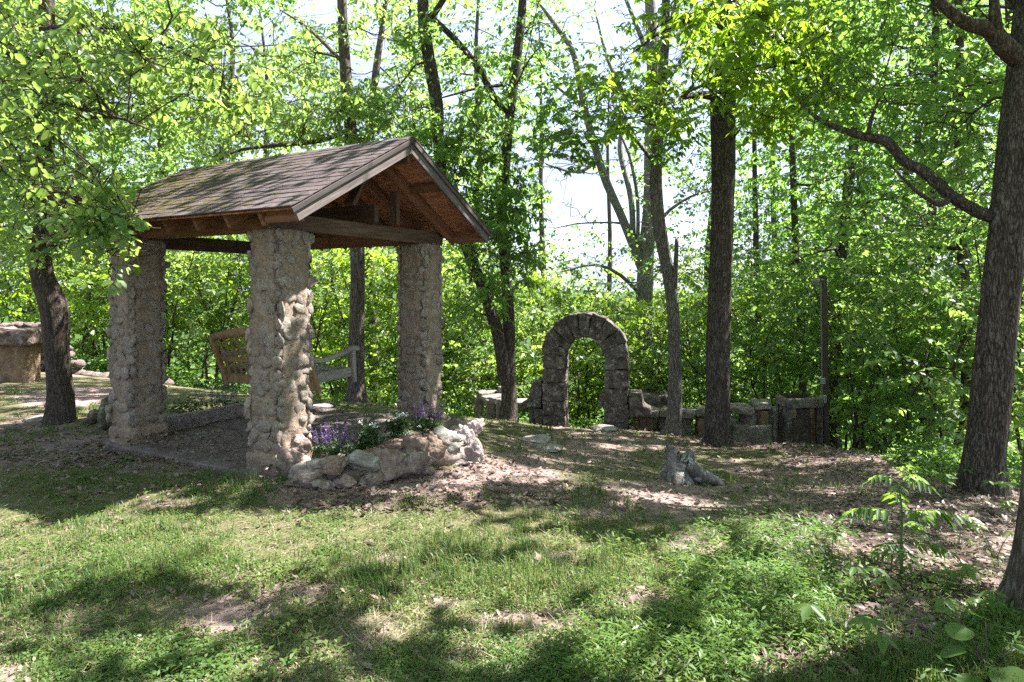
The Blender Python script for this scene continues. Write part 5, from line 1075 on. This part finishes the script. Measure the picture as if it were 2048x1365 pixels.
# compound-leaved sapling in the foreground right
b = gpt(1804, 1148); su = thing('sumac_sapling', 'young sapling with long feathery compound leaves standing in dead leaves', 'sapling', tuple(b)); r = np.random.default_rng(31)
hS = 182/FOC*b[1]; pts = [(0, 0, -.03), (-.005, 0, hS*.3), (.0, 0, hS*.65), (-.02, 0, hS)]; acc = Acc(); V, F, _, _ = tube(pts, [.009, .008, .007, .004], 7, .05); acc.add2(V, F); link('stem', acc.mesh('stem', STEM, True), su)
lfme = {}
for nm, mat in (('a', L_MID), ('b', L_LIGHT)):
    V, F, k = leaf_geo(np.zeros((1, 3)), np.array([[1., 0, 0]]), np.array([[0, 0, 1.]]), np.array([1.]), np.array([.34]), True, .18, .12); lfme[nm] = mesh_np('leaflet', V, F, L_MID_O)
FR = [(.98, 2.9, .5, .16), (.98, .25, .5, .16), (1.0, -.9, .3, .17), (.95, 4.1, .35, .16), (.66, 3.05, .15, .3), (.68, -.25, .12, .33), (.7, -1.3, .2, .2), (.72, 1.2, .3, .25), (.34, 3.6, .1, .2), (.36, -.4, .05, .24), (.3, -1.9, .1, .2), (.5, .5, .1, .2), (.2, 3.0, .1, .16)]
for (t, an, el, L) in FR:
    p0 = np.array([-.01, 0, hS*t]); L *= 1.0; d = np.array([math.cos(an), math.sin(an), 0]); q = [p0, p0+d*L*.4+[0, 0, L*el*.55], p0+d*L*.75+[0, 0, L*el*.6], p0+d*L-[0, 0, L*(.12-el*.4)]]
    acc = Acc(); V, F, Cc, _ = tube(q, [.004, .003, .002, .001], 5, .02); acc.add2(V, F); fr = link('frond', acc.mesh('frond', STEM, True), su)
    m = 7; ii_ = np.linspace(len(Cc)*.3, len(Cc)-1, m).astype(int); sd = np.array([-d[1], d[0], 0])
    for j, i in enumerate(ii_):
        for s in ((-1, 1) if j < m-1 else (0,)):
            ax = unit(sd*s*.85+d*(.45 if s else 1)+np.array([0, 0, -.45+r.normal(0, .1)])); nn = unit(np.array([0, 0, 1.])+.3*d*0+r.normal(0, .12, 3)); nn = unit(nn-ax*(nn@ax)); y_ = np.cross(nn, ax); l = L*.42*r.uniform(.85, 1.1)*(1-.25*abs(j/m-.4))
            o = link('leaflet', lfme['b'], fr); M = np.eye(4); M[:3, 0] = ax*l; M[:3, 1] = y_*l; M[:3, 2] = nn*l; M[:3, 3] = Cc[i]; o.matrix_local = Matrix(M)
def star_weed(px, py, n, size, lab, seed, group=None, h=.12):
    b = gpt(px, py); r = np.random.default_rng(seed); root = thing('creeper_seedling', lab, 'plant', tuple(b), 0, group); V, F, k = leaf_geo(np.zeros((1, 3)), np.array([[1., 0, 0]]), np.array([[0, 0, 1.]]), np.array([1.]), np.array([.48]), True, .16, .1); me = mesh_np('leaflet', V, F, L_LIGHT_O)
    for s in range(n):
        tp = np.array([r.normal(0, size*1.1), r.normal(0, size*.8), h*r.uniform(.6, 1.3)]); acc = Acc(); V, F, _, _ = tube([(0, 0, -.02), tp*.5+[0, 0, .02], tp], [.003, .0025, .0015], 5, .04); acc.add2(V, F); stl = link('stalk', acc.mesh('stalk', STEM, True), root); h0 = r.uniform(0, 6.28)
        for j in range(5):
            an = h0+j*6.283/5; ax = unit(np.array([math.cos(an), math.sin(an), -.25+r.normal(0, .1)])); nn = np.array([r.normal(0, .12), r.normal(0, .12)-.15, 1.]); nn = unit(nn-ax*(nn@ax)); y_ = np.cross(nn, ax); l = size*r.uniform(.8, 1.1)*(1 if j else 1.1)
            o = link('leaflet', me, stl); M = np.eye(4); M[:3, 0] = ax*l; M[:3, 1] = y_*l; M[:3, 2] = nn*l; M[:3, 3] = tp; o.matrix_local = Matrix(M)
star_weed(1662, 1118, 2, .06, 'low five-leaved creeper seedling at the edge of the sunlit leaf litter', 41)
star_weed(1915, 1180, 3, .075, 'five-leaved creeper seedling in dead leaves beside the cut off trunk', 42)
star_weed(1960, 1235, 4, .075, 'pale five-leaved creeper seedling under the cut off trunk', 43)
star_weed(1990, 1120, 3, .07, 'five-leaved creeper seedling climbing before the cut off trunk', 44, h=.2)
star_weed(1720, 1195, 3, .085, 'broad leaved seedling rising from the green weed carpet', 45, h=.16)
star_weed(1660, 1300, 3, .09, 'tall pale leaved seedling at the lower edge of the weed carpet', 46, h=.2)
for k, (px, py) in enumerate([(1950, 985), (2010, 1000), (2035, 960), (1885, 1000), (2030, 1050)]): star_weed(px, py, 5, .08, 'leafy creeper seedling at the foot of the massive leaning trunk', 50+k, 'creepers round the massive trunk', .25)
b = gpt(1975, 1352); bw = thing('redbud_seedling', 'seedling with large round yellow green leaves in the lower right corner', 'plant', tuple(b)); r = np.random.default_rng(61)
a = np.linspace(0, 2*math.pi, 17)[:-1]; rr = 1-.18*np.exp(-((np.abs((a+math.pi) % (2*math.pi)-math.pi)-math.pi)/.4)**2); V = [(.45, 0, -.02)]+[(.5+.5*math.cos(t)*q, .52*math.sin(t)*q, .06*abs(math.sin(t))-.08*max(0, math.cos(t))) for t, q in zip(a, rr)]
rl = mesh_np('round_leaf', V, np.array([[0, 1+k, 1+(k+1) % 16] for k in range(16)]), L_LIGHT_O)
for k, (dx, dy, z, s) in enumerate([(0, -.1, .09, .16), (-.12, -.02, .12, .13), (.1, -.05, .14, .12), (-.06, .06, .18, .12), (.06, .1, .2, .1), (-.1, .12, .22, .08), (.17, .02, .1, .13), (.2, -.1, .07, .12), (-.16, -.12, .06, .1)]):
    acc = Acc(); V, F, _, _ = tube([(0, 0, -.02), (dx*.4, dy*.4, z*.7), (dx*.8, dy*.8, z)], [.003, .0025, .002], 5, .04); acc.add2(V, F); stl = link('stalk', acc.mesh('stalk', BARK, True), bw)
    o = link('round_leaf', rl, stl); o.matrix_local = Matrix.Translation((dx*.8, dy*.8, z))@Matrix.Rotation(math.atan2(dy, dx)+r.normal(0, .4), 4, 'Z')@Matrix.Rotation(r.uniform(0, .35), 4, 'Y')@Matrix.Rotation(r.normal(0, .25), 4, 'X')@Matrix.Scale(s*.85, 4)

# ------------------------------------------------------------------ grass, weeds and dead leaves
def scatter(n, near, r, y0=1.9, y1=15.5):
    """ground points, thinning with distance"""
    y = y0+(y1-y0)*r.uniform(0, 1, n*3)**1.7; x = r.uniform(-.83, .83, n*3)*y; 
    k = r.random(len(y)) < np.clip(y/near, 0, 1); x, y = x[k][:n], y[k][:n]; return x, y
def scatter_px(n, r, x0=-20, x1=2068, y0=770, y1=1385):
    """ground points spread evenly over the view"""
    px = r.uniform(x0, x1, n); py = y0+(y1-y0)*r.uniform(0, 1, n)**.85; Y = EYE*FOC/(py-HY)
    for _ in range(8): z = ground_z((px-CX)/FOC*Y, Y); Y = .5*Y+.5*(EYE-z)*FOC/(py-HY)
    k = (Y < 16) & (Y > 1.5); return ((px-CX)/FOC*Y)[k], Y[k]
r = np.random.default_rng(90)
def put(x, y): return np.stack([x, y, ground_z(x, y)], -1)
x, y = scatter_px(17000, r); g = masks(x, y); tuft = fbm(x*1.3, y*1.3, 44); k = r.random(len(x)) < np.clip(g[0]*(.3+1.3*sst(.44, .7, tuft))*(1-.75*g[3]), 0, 1); x, y, tf = x[k], y[k], tuft[k]
nb = 9; P = np.repeat(put(x, y), nb, 0); N = len(P); P[:, 0] += r.normal(0, .022, N); P[:, 1] += r.normal(0, .022, N); an = r.uniform(0, 6.283, N); hg = np.repeat(r.uniform(.02, .07, len(x))*(.4+1.1*tf)*(1+.35*(tf > .62)), nb)*r.uniform(.6, 1.25, N)
d = np.stack([np.cos(an), np.sin(an), 0*an], -1); s = np.stack([-np.sin(an), np.cos(an), 0*an], -1); w = r.uniform(.0016, .0034, N)*np.clip(P[:, 1]/5, .9, 2.2); be = r.uniform(.15, .95, N); up = np.array([0, 0, 1.])
h_ = hg[:, None]; bb = be[:, None]; w_ = w[:, None]
V = np.stack([P-s*w_-up*.01, P+s*w_-up*.01, P+d*h_*bb*.3+up*h_*.62+s*w_*.75, P+d*h_*bb*.3+up*h_*.62-s*w_*.75, P+d*h_*bb*.95+up*h_*(1.02-.35*bb)], 1).reshape(-1, 3); kk = np.arange(N)[:, None]*5
rn = np.clip(np.repeat(r.uniform(0, .75, len(x)), nb)+r.normal(0, .16, N), 0, 1); link('grass', mesh_np('grass', V, [kk+[0, 1, 2, 3], kk+[3, 2, 4]], G_GRASS, False, {'rnd': np.repeat(rn, 5)}), kind='stuff')
NG = N
# dry straw
x, y = scatter_px(26000, r); g = masks(x, y); k = r.random(len(x)) < np.clip(.5-.3*g[3]-.4*g[5], 0, 1); x, y = x[k], y[k]; P = put(x, y)+[0, 0, .006]; N = len(P); an = r.uniform(0, 6.283, N); L = r.uniform(.03, .1, N)
d = np.stack([np.cos(an), np.sin(an), r.uniform(0, .3, N)], -1)*L[:, None]; s = np.stack([-np.sin(an), np.cos(an), 0*an], -1)*(.0014*np.clip(y/4, 1, 2.5))[:, None]
V = np.stack([P-s, P+s, P+d+s*.5, P+d-s*.5], 1).reshape(-1, 3); link('straw', mesh_np('straw', V, np.arange(N*4).reshape(-1, 4), leaf_mat('straw_dry', [(.2,.15,.1),(.32,.26,.18),(.4,.34,.26)], [(.1,.08,.05),(.1,.08,.05)], .1), False, {'rnd': np.repeat(r.random(N), 4)}), kind='stuff')
# small-leaved weeds
def weeds(name, n, per, sel, leaf, wr, hgt, mat, rad, box=()):
    x, y = scatter_px(n, r, *box); g = masks(x, y); k = r.random(len(x)) < np.clip(sel(x, y, g), 0, 1); x, y = x[k], y[k]; P = np.repeat(put(x, y), per, 0); N = len(P)
    an = r.uniform(0, 6.283, N); q = rad*np.sqrt(r.random(N)); P[:, 0] += q*np.cos(an); P[:, 1] += q*np.sin(an); P[:, 2] = ground_z(P[:, 0], P[:, 1])+np.repeat(r.uniform(.5, 1.2, len(x)), per)*r.uniform(.05, 1, N)*hgt
    ax = np.stack([np.cos(an+r.normal(0, .9, N)), np.sin(an+r.normal(0, .9, N)), r.uniform(-.35, .5, N)], -1); nn = np.array([0, 0, 1.])+r.normal(0, .3, (N, 3)); lf = leaf*r.uniform(.55, 1.3, N)*np.clip(P[:, 1]/6, .85, 1.7)
    rn = np.clip(np.repeat(r.uniform(-.25, .35, len(x))+1.1*(fbm(x*1.1, y*1.1, 71)-.15), per)+r.uniform(-.12, .2, N), 0, 1); link(name, leaves_mesh(name, (P, ax, nn, lf, lf*wr, rn), mat), kind='stuff'); return N
n1 = weeds('clover', 46000, 8, lambda x, y, g: (g[4]*(.35+.65*sst(.3, .5, fbm(x*2.3, y*2.3, 52)))*.68+.1*g[0])*(1-.9*g[2])*(1-.6*g[3])*(.25+.75*sst(.42, .56, fbm(x*3.1, y*3.1, 91))), .021, .6, .035, G_WEED, .055)
n2 = weeds('stilt_grass', 6000, 8, lambda x, y, g: g[3]*(.25+sst(.3, .5, fbm(x*2, y*2, 57)))+.05*g[0], .05, .24, .10, G_STILT, .06, (1100, 2068, 1020, 1385))
n3 = weeds('ground_weeds', 9000, 8, lambda x, y, g: (.35*g[0]*(fbm(x*1.7, y*1.7, 63) > .55)+.1*g[1])*(1-g[5]), .04, .5, .06, G_WEED, .05)
xa, ya = scatter_px(26000, r); xb, yb = scatter_px(34000, r, 0, 2068, 830, 1060); x = np.r_[xa, xb]; y = np.r_[ya, yb]; g = masks(x, y); k = r.random(len(x)) < np.clip(.8*g[1]+.02+.09*(y > 5.2)+.1*g[2]+.25*g[5]*(fbm(x*3, y*3, 8) > .5), 0, 1)*np.where(g[3] > .5, .65, 1); x, y = x[k], y[k]; P = put(x, y); N = len(P)
u, v = pav_uv(x, y); P[:, 2] += np.where(g[5][k] > .5, .085, 0)+r.uniform(.002, .022, N); an = r.uniform(0, 6.283, N); ax = np.stack([np.cos(an), np.sin(an), r.normal(0, .22, N)], -1); nn = np.array([0, 0, 1.])+r.normal(0, .38, (N, 3)); lf = r.uniform(.016, .07, N)*np.clip(y/8, .9, 1.4)
link('dead_leaves', leaves_mesh('dead_leaves', (P, ax, nn, lf, lf*r.uniform(.4, .7, N), r.random(N)), G_LITTER, True, droop=-.25, fold=.3), kind='stuff')
print('COUNTS grass', NG, 'clover', n1, 'stilt', n2, 'weeds', n3, 'litter', N, 'objects', len(bpy.data.objects), 'polys', sum(len(m.polygons) for m in bpy.data.meshes))
